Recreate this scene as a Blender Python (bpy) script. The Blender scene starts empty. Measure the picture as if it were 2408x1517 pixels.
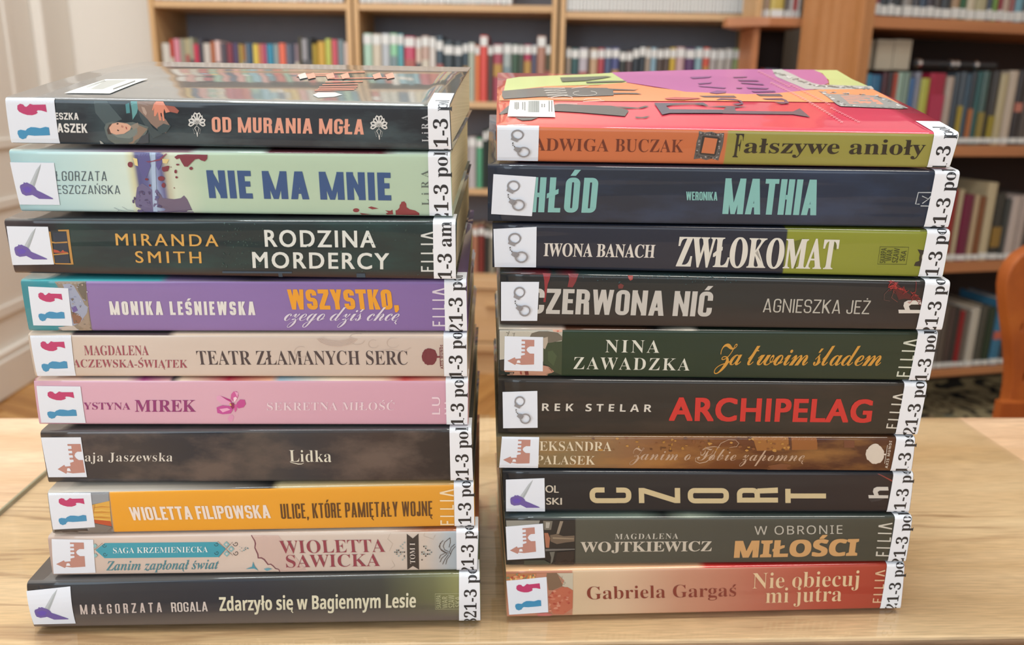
import bpy, math, random
from mathutils import Vector, Matrix
from mathutils.geometry import tessellate_polygon
random.seed(7)
SC = bpy.context.scene
COL = SC.collection
V = Vector
R_ = math.radians

# ---------------------------------------------------------------- camera
FPX, CX, CY = 1900.0, 1204.0, 758.5
PITCH, YAW, ROLL = R_(15.4), R_(2.8), .018
CAM = V((0, 0, 1.012))
_fh = V((math.sin(YAW), math.cos(YAW), 0)); _R = V((math.cos(YAW), -math.sin(YAW), 0)); _Z = V((0, 0, 1))
FW = _fh*math.cos(PITCH) - _Z*math.sin(PITCH)
_U = _fh*math.sin(PITCH) + _Z*math.cos(PITCH)
RT = _R*math.cos(ROLL) + _U*math.sin(ROLL)
UP = _U*math.cos(ROLL) - _R*math.sin(ROLL)
cd = bpy.data.cameras.new('camera'); cam = bpy.data.objects.new('camera', cd); COL.objects.link(cam)
M = Matrix((( RT.x, UP.x, -FW.x, CAM.x), (RT.y, UP.y, -FW.y, CAM.y), (RT.z, UP.z, -FW.z, CAM.z), (0, 0, 0, 1)))
cam.matrix_world = M
cd.sensor_width = 36; cd.lens = FPX/2408*36; cd.clip_start = .02; cd.clip_end = 50
cd.dof.use_dof = True; cd.dof.focus_distance = .385; cd.dof.aperture_fstop = 9.5
SC.camera = cam

def ray(x, y): return FW + RT*((x-CX)/FPX) - UP*((y-CY)/FPX)
def hit(x, y, p0, n):
    d = ray(x, y); return CAM + d*(((p0-CAM).dot(n))/d.dot(n))

# ---------------------------------------------------------------- light
SC.view_settings.view_transform = 'Standard'; SC.view_settings.look = 'None'
SC.view_settings.gamma = 1; SC.view_settings.exposure = -.40
SC.view_settings.use_curve_mapping = False
w = bpy.data.worlds.new('world'); SC.world = w; w.use_nodes = True
w.node_tree.nodes['Background'].inputs[0].default_value = (.8, .88, 1, 1)
w.node_tree.nodes['Background'].inputs[1].default_value = .3

def area(name, loc, target, sx, sy, power, col):
    l = bpy.data.lights.new(name, 'AREA'); l.shape = 'RECTANGLE'; l.size = sx; l.size_y = sy
    l.energy = power; l.color = col
    o = bpy.data.objects.new(name, l); COL.objects.link(o); o.location = loc
    o.rotation_euler = (V(target)-V(loc)).to_track_quat('-Z', 'Y').to_euler()
    return o
# daylight through the windows behind and to the left of the camera
area('window_light', (-1.5, -1.2, 1.75), (1.0, .6, 1.0), 1.6, 1.7, 55, (.72, .87, 1))
area('window_light', (.6, -2.4, 1.8), (.2, .5, .9), 1.8, 1.6, 25, (.80, .9, 1))
# ceiling lamps of the room
area('ceiling_lamp', (-.35, .38, 2.98), (-.35, .38, 0), .9, .25, 36, (.88, .97, 1))
area('ceiling_lamp', (-.7, 1.8, 2.98), (-.8, 2.0, 0), 1.5, .3, 52, (.92, .97, 1))
area('ceiling_lamp', (.9, .1, 2.98), (.9, .1, 0), 1.2, .3, 24, (.97, .93, .86))

# ---------------------------------------------------------------- helpers
def lin(c):
    c = c/255.0
    return c/12.92 if c <= .04045 else ((c+.055)/1.055)**2.4
def rgb(h):
    if isinstance(h, str): h = (int(h[0:2], 16), int(h[2:4], 16), int(h[4:6], 16))
    return (lin(h[0]), lin(h[1]), lin(h[2]), 1)

def mesh_obj(name, verts, faces, mats=(), parent=None, fmat=None, uvs=None, smooth=False, loc=None):
    me = bpy.data.meshes.new(name)
    me.from_pydata([tuple(v) for v in verts], [], faces)
    for m in mats: me.materials.append(m)
    if fmat is not None: me.polygons.foreach_set('material_index', fmat)
    if smooth: me.polygons.foreach_set('use_smooth', [True]*len(faces))
    if uvs is not None:
        ul = me.uv_layers.new(name='uv')
        for p in me.polygons:
            for li, vi in zip(p.loop_indices, p.vertices): ul.data[li].uv = uvs[vi]
    me.update()
    o = bpy.data.objects.new(name, me); COL.objects.link(o)
    if parent: o.parent = parent
    if loc is not None: o.location = loc
    return o

class MB:
    def __init__(s): s.v = []; s.f = []
    def box(s, a, b):
        i = len(s.v); x0, y0, z0 = a; x1, y1, z1 = b
        s.v += [(x0,y0,z0),(x1,y0,z0),(x1,y1,z0),(x0,y1,z0),(x0,y0,z1),(x1,y0,z1),(x1,y1,z1),(x0,y1,z1)]
        s.f += [(i,i+3,i+2,i+1),(i+4,i+5,i+6,i+7),(i,i+1,i+5,i+4),(i+1,i+2,i+6,i+5),(i+2,i+3,i+7,i+6),(i+3,i,i+4,i+7)]
        return s
    def prism(s, poly, z0, z1):
        n = len(poly); i = len(s.v)
        s.v += [(x, y, z0) for x, y in poly] + [(x, y, z1) for x, y in poly]
        s.f += [tuple(range(i+n-1, i-1, -1)), tuple(range(i+n, i+2*n))]
        s.f += [(i+k, i+(k+1) % n, i+n+(k+1) % n, i+n+k) for k in range(n)]
        return s
    def build(s, name, mat, parent=None, bevel=0, loc=None):
        o = mesh_obj(name, s.v, s.f, [mat], parent, loc=loc)
        if bevel:
            m = o.modifiers.new('bevel', 'BEVEL'); m.width = bevel; m.segments = 2; m.limit_method = 'ANGLE'
        return o
def box(name, a, b, mat, parent=None, bevel=0): return MB().box(a, b).build(name, mat, parent, bevel)
def tag(o, label=None, cat=None, group=None, kind=None):
    if label: o['label'] = label
    if cat: o['category'] = cat
    if group: o['group'] = group
    if kind: o['kind'] = kind
    return o
def empty(name, loc=(0, 0, 0), rz=0):
    o = bpy.data.objects.new(name, None); COL.objects.link(o); o.location = loc; o.rotation_euler = (0, 0, rz)
    o.empty_display_size = .02
    return o

# ---------------------------------------------------------------- materials
def new_mat(name):
    m = bpy.data.materials.new(name); m.use_nodes = True
    nt = m.node_tree; return m, nt, nt.nodes['Principled BSDF']
_mc = {}
def flat(h, rough=.45, coat=0.0, name='paint', spec=.5, var=0.06, scale=40):
    key = (h, rough, coat, name, var)
    if key in _mc: return _mc[key]
    m, nt, b = new_mat(name)
    n = nt.nodes.new('ShaderNodeTexNoise'); n.inputs['Scale'].default_value = scale; n.inputs['Detail'].default_value = 3
    tc = nt.nodes.new('ShaderNodeTexCoord'); nt.links.new(tc.outputs['Object'], n.inputs['Vector'])
    hs = nt.nodes.new('ShaderNodeHueSaturation'); hs.inputs['Color'].default_value = rgb(h)
    mr = nt.nodes.new('ShaderNodeMapRange'); mr.inputs['To Min'].default_value = 1-var; mr.inputs['To Max'].default_value = 1+var
    nt.links.new(n.outputs['Fac'], mr.inputs['Value']); nt.links.new(mr.outputs['Result'], hs.inputs['Value'])
    nt.links.new(hs.outputs['Color'], b.inputs['Base Color'])
    b.inputs['Roughness'].default_value = rough; b.inputs['Coat Weight'].default_value = coat
    b.inputs['Coat Roughness'].default_value = .12; b.inputs['Specular IOR Level'].default_value = spec
    _mc[key] = m; return m
def ink(h): return flat(h, .38, .25, 'print_ink', .4, .02, 300)

def wood(name, c1, c2, c3, scale=1.0, axis='X', rough=.4, streak=.5, dark=None):
    m, nt, b = new_mat(name); L = nt.links.new
    tc = nt.nodes.new('ShaderNodeTexCoord'); mp = nt.nodes.new('ShaderNodeMapping')
    s = {'X': (1.2, 14, 14), 'Y': (14, 1.2, 14), 'Z': (14, 14, 1.2)}[axis]
    mp.inputs['Scale'].default_value = [k*scale for k in s]
    L(tc.outputs['Object'], mp.inputs['Vector'])
    n1 = nt.nodes.new('ShaderNodeTexNoise'); n1.inputs['Scale'].default_value = 1.6; n1.inputs['Detail'].default_value = 6; n1.inputs['Distortion'].default_value = .25
    L(mp.outputs[0], n1.inputs['Vector'])
    r = nt.nodes.new('ShaderNodeValToRGB'); r.color_ramp.elements[0].color = rgb(c1); r.color_ramp.elements[0].position = .3
    r.color_ramp.elements[1].color = rgb(c3); r.color_ramp.elements[1].position = .72
    e = r.color_ramp.elements.new(.5); e.color = rgb(c2); L(n1.outputs['Fac'], r.inputs['Fac'])
    mp2 = nt.nodes.new('ShaderNodeMapping'); mp2.inputs['Scale'].default_value = [k*scale*(16 if k > 2 else 14) for k in s]
    L(tc.outputs['Object'], mp2.inputs['Vector'])
    n2 = nt.nodes.new('ShaderNodeTexNoise'); n2.inputs['Scale'].default_value = 3; n2.inputs['Detail'].default_value = 4
    L(mp2.outputs[0], n2.inputs['Vector'])
    mr = nt.nodes.new('ShaderNodeMapRange'); mr.inputs['From Min'].default_value = .35; mr.inputs['From Max'].default_value = .7
    mr.inputs['To Min'].default_value = 1-.14*streak; mr.inputs['To Max'].default_value = 1+.06*streak; L(n2.outputs['Fac'], mr.inputs['Value'])
    hs = nt.nodes.new('ShaderNodeHueSaturation'); L(r.outputs['Color'], hs.inputs['Color']); L(mr.outputs['Result'], hs.inputs['Value'])
    out = hs.outputs['Color']
    if dark:      # a few long dark heartwood streaks
        mp3 = nt.nodes.new('ShaderNodeMapping'); mp3.inputs['Scale'].default_value = (1.1, 13, 1); mp3.inputs['Location'].default_value = (.35, 1.13, 0)
        L(tc.outputs['Object'], mp3.inputs['Vector'])
        n3 = nt.nodes.new('ShaderNodeTexNoise'); n3.inputs['Scale'].default_value = 1.7; n3.inputs['Detail'].default_value = 5; n3.inputs['Distortion'].default_value = 1.2
        L(mp3.outputs[0], n3.inputs['Vector'])
        r3 = nt.nodes.new('ShaderNodeValToRGB'); cr = r3.color_ramp
        cr.elements[0].position = .475; cr.elements[0].color = (0, 0, 0, 1); cr.elements[1].position = .53; cr.elements[1].color = (0, 0, 0, 1)
        e = cr.elements.new(.5); e.color = (1, 1, 1, 1)
        L(n3.outputs['Fac'], r3.inputs['Fac'])
        n4 = nt.nodes.new('ShaderNodeTexNoise'); n4.inputs['Scale'].default_value = 5; L(tc.outputs['Object'], n4.inputs['Vector'])
        m4 = nt.nodes.new('ShaderNodeMapRange'); m4.inputs['From Min'].default_value = .45; m4.inputs['From Max'].default_value = .62; L(n4.outputs['Fac'], m4.inputs['Value'])
        mu = nt.nodes.new('ShaderNodeMath'); mu.operation = 'MULTIPLY'; L(r3.outputs['Color'], mu.inputs[0]); L(m4.outputs['Result'], mu.inputs[1])
        mu2 = nt.nodes.new('ShaderNodeMath'); mu2.operation = 'MULTIPLY'; L(mu.outputs[0], mu2.inputs[0]); mu2.inputs[1].default_value = .62
        mx = nt.nodes.new('ShaderNodeMix'); mx.data_type = 'RGBA'; L(mu2.outputs[0], mx.inputs['Factor']); L(out, mx.inputs['A']); mx.inputs['B'].default_value = rgb(dark)
        out = mx.outputs['Result']
    L(out, b.inputs['Base Color']); b.inputs['Roughness'].default_value = rough
    return m

M_TABLE = wood('beech_tabletop', 'cca47c', 'dcb692', 'e6c4a2', 1.0, 'X', .38, 1.3, dark='8a5c3a')
M_SHELF = wood('beech_veneer', 'c29c70', 'cea87c', 'd8b48a', .6, 'X', .45, .4)
M_SHELFR = wood('cherry_veneer', 'a86c44', 'b4764c', 'c08256', .6, 'X', .45, .4)
M_SIDE = wood('cherry_panel', 'a8703e', 'b47c4e', 'c48e60', .8, 'Z', .5, .8)
M_UPR = wood('beech_upright', 'c09866', 'caa272', 'd4ae80', .8, 'Z', .45, .4)
M_CHAIR = wood('chair_wood', '96490f', 'a35214', 'b0601c', .6, 'Z', .6, .5)
M_FLOOR = [wood('parquet', a, b_, c, .8, 'X', .3, .8) for a, b_, c in (('a8743c', 'b88448', 'c89456'), ('9c6832', 'ac7840', 'bc884c'), ('b47e44', 'c28e50', 'd09e60'))]
M_BACK = flat('8a8a92', .8, name='grey_back_panel')
M_DARKBACK = flat('2c1c16', .8, name='dark_back_panel')
M_WALL = flat('ebe4da', .7, name='cream_wall_paint', var=.02, scale=3)
M_CEIL = flat('e8e4dc', .8, name='ceiling_paint', var=.02, scale=3)
M_WHITE = flat('e6eaf0', .5, .15, 'sticker_paper', .4, .01)
M_STICK = flat('dfe6f0', .55, .1, 'sticker_paper', .4, .01)

def page_mat(h='c9b48e'):
    m, nt, b = new_mat('page_edges'); L = nt.links.new
    tc = nt.nodes.new('ShaderNodeTexCoord'); mp = nt.nodes.new('ShaderNodeMapping'); mp.inputs['Scale'].default_value = (4, 4, 2600)
    L(tc.outputs['Object'], mp.inputs['Vector'])
    n = nt.nodes.new('ShaderNodeTexNoise'); n.inputs['Scale'].default_value = 1; n.inputs['Detail'].default_value = 2; L(mp.outputs[0], n.inputs['Vector'])
    r = nt.nodes.new('ShaderNodeValToRGB'); c = rgb(h)
    r.color_ramp.elements[0].position = .3; r.color_ramp.elements[0].color = (c[0]*.85, c[1]*.84, c[2]*.8, 1)
    r.color_ramp.elements[1].position = .65; r.color_ramp.elements[1].color = c
    L(n.outputs['Fac'], r.inputs['Fac']); L(r.outputs['Color'], b.inputs['Base Color']); b.inputs['Roughness'].default_value = .8
    bp = nt.nodes.new('ShaderNodeBump'); bp.inputs['Strength'].default_value = .3; bp.inputs['Distance'].default_value = .0002
    L(n.outputs['Fac'], bp.inputs['Height']); L(bp.outputs['Normal'], b.inputs['Normal'])
    return m
M_PAGE = page_mat('f2e6c8')

def cover_mat(stops, name='laminated_cover', noise=.12, nscale=(9, 9, 30), tint=None, tintamt=0, vgrad=None, rough=.35, coat=.6, ior=1.45):
    """colour along the spine (uv.x) from a list of (u, hex); a repeated u is a hard edge"""
    m, nt, b = new_mat(name); L = nt.links.new
    uv = nt.nodes.new('ShaderNodeUVMap'); uv.uv_map = 'uv'
    sp = nt.nodes.new('ShaderNodeSeparateXYZ'); L(uv.outputs[0], sp.inputs[0])
    r = nt.nodes.new('ShaderNodeValToRGB'); el = r.color_ramp.elements
    stops = sorted(stops, key=lambda s: s[0])
    el[0].position = max(0, stops[0][0]); el[0].color = rgb(stops[0][1])
    if len(stops) == 1: stops.append((1, stops[0][1]))
    el[1].position = min(1, stops[-1][0]); el[1].color = rgb(stops[-1][1])
    for u, c in stops[1:-1]:
        e = el.new(min(1, max(0, u))); e.color = rgb(c)
    L(sp.outputs['X'], r.inputs['Fac']); out = r.outputs['Color']
    tc = nt.nodes.new('ShaderNodeTexCoord'); mp = nt.nodes.new('ShaderNodeMapping'); mp.inputs['Scale'].default_value = nscale
    L(tc.outputs['Object'], mp.inputs['Vector'])
    n = nt.nodes.new('ShaderNodeTexNoise'); n.inputs['Scale'].default_value = 2.2; n.inputs['Detail'].default_value = 6; n.inputs['Roughness'].default_value = .6
    L(mp.outputs[0], n.inputs['Vector'])
    if tint:
        mr = nt.nodes.new('ShaderNodeMapRange'); mr.inputs['From Min'].default_value = .48; mr.inputs['From Max'].default_value = .68; mr.inputs['To Max'].default_value = tintamt
        L(n.outputs['Fac'], mr.inputs['Value'])
        mx = nt.nodes.new('ShaderNodeMix'); mx.data_type = 'RGBA'; L(mr.outputs['Result'], mx.inputs['Factor']); L(out, mx.inputs['A']); mx.inputs['B'].default_value = rgb(tint)
        out = mx.outputs['Result']
    if vgrad:    # a second colour towards the lower edge of the spine
        mr = nt.nodes.new('ShaderNodeMapRange'); mr.inputs['From Min'].default_value = vgrad[1]; mr.inputs['From Max'].default_value = vgrad[2]; mr.inputs['To Min'].default_value = 1; mr.inputs['To Max'].default_value = 0
        L(sp.outputs['Y'], mr.inputs['Value'])
        mx = nt.nodes.new('ShaderNodeMix'); mx.data_type = 'RGBA'; L(mr.outputs['Result'], mx.inputs['Factor']); L(out, mx.inputs['A']); mx.inputs['B'].default_value = rgb(vgrad[0])
        out = mx.outputs['Result']
    mr = nt.nodes.new('ShaderNodeMapRange'); mr.inputs['To Min'].default_value = 1-noise; mr.inputs['To Max'].default_value = 1+noise; L(n.outputs['Fac'], mr.inputs['Value'])
    hs = nt.nodes.new('ShaderNodeHueSaturation'); L(out, hs.inputs['Color']); L(mr.outputs['Result'], hs.inputs['Value'])
    L(hs.outputs['Color'], b.inputs['Base Color'])
    b.inputs['Roughness'].default_value = rough; b.inputs['Coat Weight'].default_value = coat; b.inputs['Coat Roughness'].default_value = .05
    b.inputs['Coat IOR'].default_value = ior; b.inputs['Specular IOR Level'].default_value = .08
    # the plastic film is slightly wavy along the spine
    mp2 = nt.nodes.new('ShaderNodeMapping'); mp2.inputs['Scale'].default_value = (5, 14, 60); L(tc.outputs['Object'], mp2.inputs['Vector'])
    n2 = nt.nodes.new('ShaderNodeTexNoise'); n2.inputs['Scale'].default_value = 1.5; n2.inputs['Detail'].default_value = 1; L(mp2.outputs[0], n2.inputs['Vector'])
    bp = nt.nodes.new('ShaderNodeBump'); bp.inputs['Strength'].default_value = .35; bp.inputs['Distance'].default_value = .002
    L(n2.outputs['Fac'], bp.inputs['Height']); L(bp.outputs['Normal'], b.inputs['Coat Normal'])
    return m

# ================================================================ THE ROOM
st = lambda o: tag(o, kind='structure')
wl = st(box('wall_left', (-1.72, -2.7, 0), (-1.62, 3.42, 3.1), M_WALL))
wb = st(box('wall_back', (-1.72, 3.42, 0), (3.7, 3.52, 3.1), M_WALL))
st(box('wall_right', (3.7, -2.7, 0), (3.8, 3.52, 3.1), M_WALL))
wf = st(box('wall_front', (-1.72, -2.8, 0), (3.8, -2.7, 3.1), M_WALL))
st(box('ceiling', (-1.72, -2.8, 3.1), (3.8, 3.52, 3.2), M_CEIL))
fl = st(box('floor', (-1.72, -2.8, -.06), (3.8, 3.52, -.004), M_FLOOR[1]))
# herringbone parquet blocks, built where the photograph shows floor
pv = MB().box((-.21, -.034, -.004), (.21, .034, .0)); pme = None
def herring(x0, x1, y0, y1, rot):
    global pme
    n = 0; Wd, Ln = .07, .42
    for i in range(-60, 60):
        for j in range(-20, 20):
            for kind in (0, 1):
                a = i*Wd; bq = j*2*Ln
                if kind == 0: lx, ly, r = a+bq+Ln/2-.0, a+Wd/2-0*bq, 0
                else: lx, ly, r = a+bq+Ln+Wd/2-Wd, a-Ln/2+Wd/2+Wd/2, math.pi/2
                if kind == 1: lx, ly = a+bq+Ln+Wd/2, a+Wd-Ln/2
                c, s = math.cos(rot), math.sin(rot); X, Y = lx*c-ly*s, lx*s+ly*c
                X, Y = X + .0, Y + 2.6
                if x0 < X < x1 and y0 < Y < y1:
                    if n >= 290: return
                    o = pv_first.copy() if n else pv_first
                    if n: COL.objects.link(o)
                    o.parent = fl; o.location = (X, Y, 0); o.rotation_euler = (0, 0, r+rot)
                    if n: o.material_slots[0].link = 'OBJECT'; o.material_slots[0].material = random.choice(M_FLOOR)
                    n += 1
pv_first = pv.build('plank', M_FLOOR[0]); 
herring(-1.6, .5, 1.7, 2.95, R_(62))

# panelled left wall: mouldings and baseboard
def wallbox(name, x, y0, y1, z0, z1, mat=M_WALL, parent=None, kind=True, bev=.006):
    o = box(name, (-1.62, y0, z0), (x, y1, z1), mat, parent, bev)
    if kind and parent is None: st(o)
    return o
wallbox('baseboard_left', -1.59, -2.7, 3.42, 0, .13)
wallbox('baseboard_cap', -1.597, -2.7, 3.42, .131, .155, parent=wl, kind=False)
for z0, z1 in ((.26, .30), (.62, .655), (.82, .855)): wallbox('panel_moulding', -1.611, 1.0, 3.02, z0, z1, parent=wl, kind=False)
for y0 in (1.02, 2.30, 2.62, 3.02): wallbox('panel_moulding', -1.611, y0, y0+.04, .86, 2.9, parent=wl, kind=False)
st(box('trim_1', (-1.619, 3.2, .156), (-1.575, 3.419, 3.09), M_WALL, None, .01))
st(box('baseboard_back', (-1.59, 3.39, 0), (3.69, 3.419, .13), M_WALL, None, .004))

# windows behind the camera (the daylight comes through them)
M_SKY, _nt, _b = new_mat('bright_window_glass')
_b.inputs['Emission Color'].default_value = (.85, .93, 1, 1); _b.inputs['Emission Strength'].default_value = .8; _b.inputs['Base Color'].default_value = (.8, .85, .9, 1)
def window(n, x0, x1, z0, z1):
    f = st(MB().box((x0-.06, -2.7, z0-.06), (x0, -2.66, z1+.06)).box((x1, -2.7, z0-.06), (x1+.06, -2.66, z1+.06)).box((x0, -2.7, z1), (x1, -2.66, z1+.06)).box((x0, -2.7, z0-.06), (x1, -2.66, z0)).box(((x0+x1)/2-.03, -2.7, z0), ((x0+x1)/2+.03, -2.665, z1)).build('window_%d' % n, M_CEIL))
    box('pane', (x0, -2.698, z0), (x1, -2.69, z1), M_SKY, f)
window(1, -1.2, .1, .95, 2.5); window(2, .9, 2.2, .95, 2.5)

# ================================================================ TABLES AND GLASS
TT = .747; GT = .75
t1 = empty('library_table', (0.05, .5, 0)); tag(t1, 'light beech table carrying both book stacks, its grain running left to right', 'table')
def table_parts(t, x0, x1, y0, y1, mat):
    # staves of the top
    ys = [y0]
    while ys[-1] < y1-.09: ys.append(ys[-1]+random.choice((.05, .062, .075)))
    ys.append(y1)
    MB().box((x0, y0, TT-.034), (x1, y1, TT)).build('tabletop', mat, t, .0015)
    MB().box((x0+.06, y0+.02, TT-.12), (x1-.06, y0+.04, TT-.035)).build('apron', mat, t)
    MB().box((x0+.06, y1-.04, TT-.12), (x1-.06, y1-.02, TT-.035)).build('apron', mat, t)
    for sx in (x0+.02, x1-.08):
        for sy in (y0+.02, y1-.08): MB().box((sx, sy, 0), (sx+.055, sy+.055, TT-.035)).build('leg', mat, t, .003)
table_parts(t1, -.85, .75, -.1495, .1515, M_TABLE)
M_TABLE2 = wood('beech_tabletop_front', 'c0946a', 'd2a87c', 'dfba90', 1.1, 'X', .38, .8, dark='7a5034')
t2 = empty('front_table', (0.02, -.0, 0)); tag(t2, 'second beech table butted against the near edge of the stacks\' table', 'table')
table_parts(t2, -.8, .8, -.35, .3445, M_TABLE2)

def glass_mat():
    m = bpy.data.materials.new('sheet_glass'); m.use_nodes = True; nt = m.node_tree; L = nt.links.new
    for n in list(nt.nodes): nt.nodes.remove(n)
    o = nt.nodes.new('ShaderNodeOutputMaterial'); mx = nt.nodes.new('ShaderNodeMixShader'); t = nt.nodes.new('ShaderNodeBsdfTransparent'); g = nt.nodes.new('ShaderNodeBsdfGlossy')
    t.inputs[0].default_value = (.975, .985, .955, 1); g.inputs['Roughness'].default_value = .03
    lw = nt.nodes.new('ShaderNodeFresnel'); lw.inputs[0].default_value = 1.5
    ge = nt.nodes.new('ShaderNodeNewGeometry'); sb = nt.nodes.new('ShaderNodeMath'); sb.operation = 'SUBTRACT'; sb.inputs[0].default_value = 1; L(ge.outputs['Backfacing'], sb.inputs[1])
    mu = nt.nodes.new('ShaderNodeMath'); mu.operation = 'MULTIPLY'; L(lw.outputs[0], mu.inputs[0]); L(sb.outputs[0], mu.inputs[1]); L(mu.outputs[0], mx.inputs[0]); L(t.outputs[0], mx.inputs[1]); L(g.outputs[0], mx.inputs[2]); L(mx.outputs[0], o.inputs[0])
    return m
M_GEDGE = flat('8a8468', .3, .5, 'glass_edge')
gl = box('glass_sheet', (-.305, .3475, TT+.0002), (.425, .6505, GT), glass_mat()); tag(gl, 'clear glass sheet lying on the beech table beneath both book stacks', 'glass sheet')
box('polished_edge', (-.3068, .3475, TT+.0002), (-.3052, .6505, GT), M_GEDGE, gl)

# ================================================================ HERO BOOKS
CR = dict(z1=(0, 140, 3.992), z2=(550, 140, 3.992), z3=(0, 500, 3.793), z4=(550, 500, 3.793), z5=(50, 870, 3.793), z6=(550, 870, 3.793), z7=(50, 1230, 4.013), z8=(550, 1230, 4.013),
          y1=(1130, 150, 3.793), y2=(1680, 150, 3.793), y3=(1130, 520, 3.793), y4=(1680, 520, 3.793), y5=(1150, 880, 4.013), y6=(1630, 880, 4.013), y7=(1150, 1180, 4.013), y8=(1630, 1180, 4.013),
          c5=(100, 140, 4.631), c6=(1160, 155, 4.459), c7=(1600, 155, 4.459), p=(0, 0, 1))
def px(c, p): o = CR[c]; return (o[0]+p[0]/o[2], o[1]+p[1]/o[2])

class Book:
    R = .0020
    def __init__(s, bl, br, TLp, TRp, tilt, a_lo, a_hi, W, bulge=.0004, tbulge=0.0, nlo=None):
        s.bl = bl; s.ex = (br-bl).normalized(); s.L = (br-bl).length
        dz = V((0, 1, 0)); dz = (dz - s.ex*dz.dot(s.ex)).normalized()
        upw = s.ex.cross(dz).normalized()
        s.up = (upw*math.cos(tilt) - dz*math.sin(tilt)).normalized()
        s.n = s.ex.cross(s.up)
        tl = hit(*TLp, bl, s.n); tr = hit(*TRp, bl, s.n)
        s.tl, s.tr = tl, tr
        s.ul, s.hl = (tl-bl).dot(s.ex), (tl-bl).dot(s.up)
        s.ur, s.hr = (tr-bl).dot(s.ex), (tr-bl).dot(s.up)
        s.dt = dz*math.cos(a_hi) + upw*math.sin(a_hi)
        nl = nlo or V((0, 0, 1)); s.db = (dz - nl*dz.dot(nl)).normalized()
        s.W = W; s.bulge = bulge; s.tb = tbulge
        s.nt = (tr-tl).normalized().cross(s.dt).normalized()
        s.root = None
    def H(s, U): return s.hl + (s.hr-s.hl)*(U-s.ul)/(s.ur-s.ul)
    def P(s, U, S, eps=0.0):
        H = s.H(U); r = s.R
        def face(S_):
            t = S_/H; return s.bl + s.ex*U + s.up*S_ + s.n*(s.bulge*4*t*(1-t))
        def top(d):
            k = max(0, min(1, d/s.W)); return s.bl + s.ex*U + s.up*H + s.dt*d + s.nt*(s.tb*math.sin(math.pi*min(1, k)))
        def bot(d): return s.bl + s.ex*U + s.db*d
        if S < -r: return bot(-S) - s.ex.cross(s.db)*eps
        if S > H+r: return top(S-H) + s.nt*eps
        if S < r:
            t = (S+r)/(2*r); a, c, b = bot(r), s.bl+s.ex*U, face(r)
            n = (-s.ex.cross(s.db)*(1-t) + s.n*t).normalized()
            return a*(1-t)**2 + c*2*t*(1-t) + b*t*t + n*eps
        if S > H-r:
            t = (S-H+r)/(2*r); a, c, b = face(H-r), s.bl+s.ex*U+s.up*H, top(r)
            n = (s.n*(1-t) + s.nt*t).normalized()
            return a*(1-t)**2 + c*2*t*(1-t) + b*t*t + n*eps
        return face(S) + s.n*eps
    def us(s, x, y):                      # pixel on the spine face -> (U, S)
        p = hit(x, y, s.bl, s.n) - s.bl; return p.dot(s.ex), p.dot(s.up)
    def ust(s, x, y):                     # pixel on the top cover -> (U, S)
        q = hit(x, y, s.tl, s.nt)
        for _ in range(3):                # follow the slight arch of the cover
            p = q-s.bl; U = p.dot(s.ex); d = (p - s.ex*U - s.up*s.H(U)).dot(s.dt)
            q = hit(x, y, s.tl + s.nt*(s.tb*math.sin(math.pi*max(0, min(1, d/s.W)))), s.nt)
        p = q-s.bl; U = p.dot(s.ex); d = (p - s.ex*U - s.up*s.H(U)).dot(s.dt)
        return U, s.H(U)+d
    def left(s, S): return s.ul*max(0, min(1, S/s.hl))
    def right(s, S): return s.L + (s.ur-s.L)*max(0, min(1, S/s.hr))
    def frac(s, x, y):
        U, S = s.us(x, y); l, r = s.left(S), s.right(S); return (U-l)/(r-l)

    def build(s, name, spine, cover, page=None, label='', group=''):
        H0 = (s.hl+s.hr)/2; r = s.R
        root = empty(name, s.bl); root.rotation_euler = (0, 0, 0)
        s.root = root; s.inv = -s.bl
        ds = [s.W, s.W*.75, s.W*.5, s.W*.25, r*3]
        prof = [('b', -d) for d in ds] + [('b', -r + 2*r*k/5) for k in range(6)] + [('f', k/7) for k in range(1, 7)] + [('t', -r+2*r*k/5) for k in range(6)] + [('t', d) for d in reversed(ds)]
        NU = 14; vs = []; uv = []; fs = []; fm = []
        for i, (k, q) in enumerate(prof):
            for j in range(NU+1):
                t = j/NU
                U0 = s.left(H0/2) + t*(s.right(H0/2)-s.left(H0/2)); H = s.H(U0)
                S = q if k == 'b' else (q*(H-2*r)+r if k == 'f' else H+q)
                Sc = max(0, min(H, S)); U = s.left(Sc) + t*(s.right(Sc)-s.left(Sc))
                vs.append(s.P(U, S) - s.bl); uv.append((t, max(0, min(1, S/H))))
        for i in range(len(prof)-1):
            for j in range(NU):
                a = i*(NU+1)+j; fs.append((a, a+1, a+NU+2, a+NU+1)); fm.append(0 if 6 < i < 19 else 1)
        o = mesh_obj('cover', vs, fs, [spine, cover], root, fm, uv, True)
        m = o.modifiers.new('thickness', 'SOLIDIFY'); m.thickness = .00045; m.offset = -1
        # the page block between the boards
        vs = []; e = .0007
        for U in (.0012, s.L-.0012):
            H = s.H(U); lo = s.bl+s.ex*(U+(s.ul*.5 if U < .01 else (s.ur-s.L)*.5))
            for d in (.0022, s.W-.0015):
                vs.append(lo + s.db*d + s.up*e - s.bl); vs.append(lo + s.up*(H-e) + s.dt*d - s.bl)
        fs = [(0, 2, 3, 1), (4, 5, 7, 6), (0, 1, 5, 4), (2, 6, 7, 3), (1, 3, 7, 5), (0, 4, 6, 2)]
        mesh_obj('page_block', vs, fs, [page or M_PAGE], root)
        tag(root, label, 'book', group)
        return root

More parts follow.
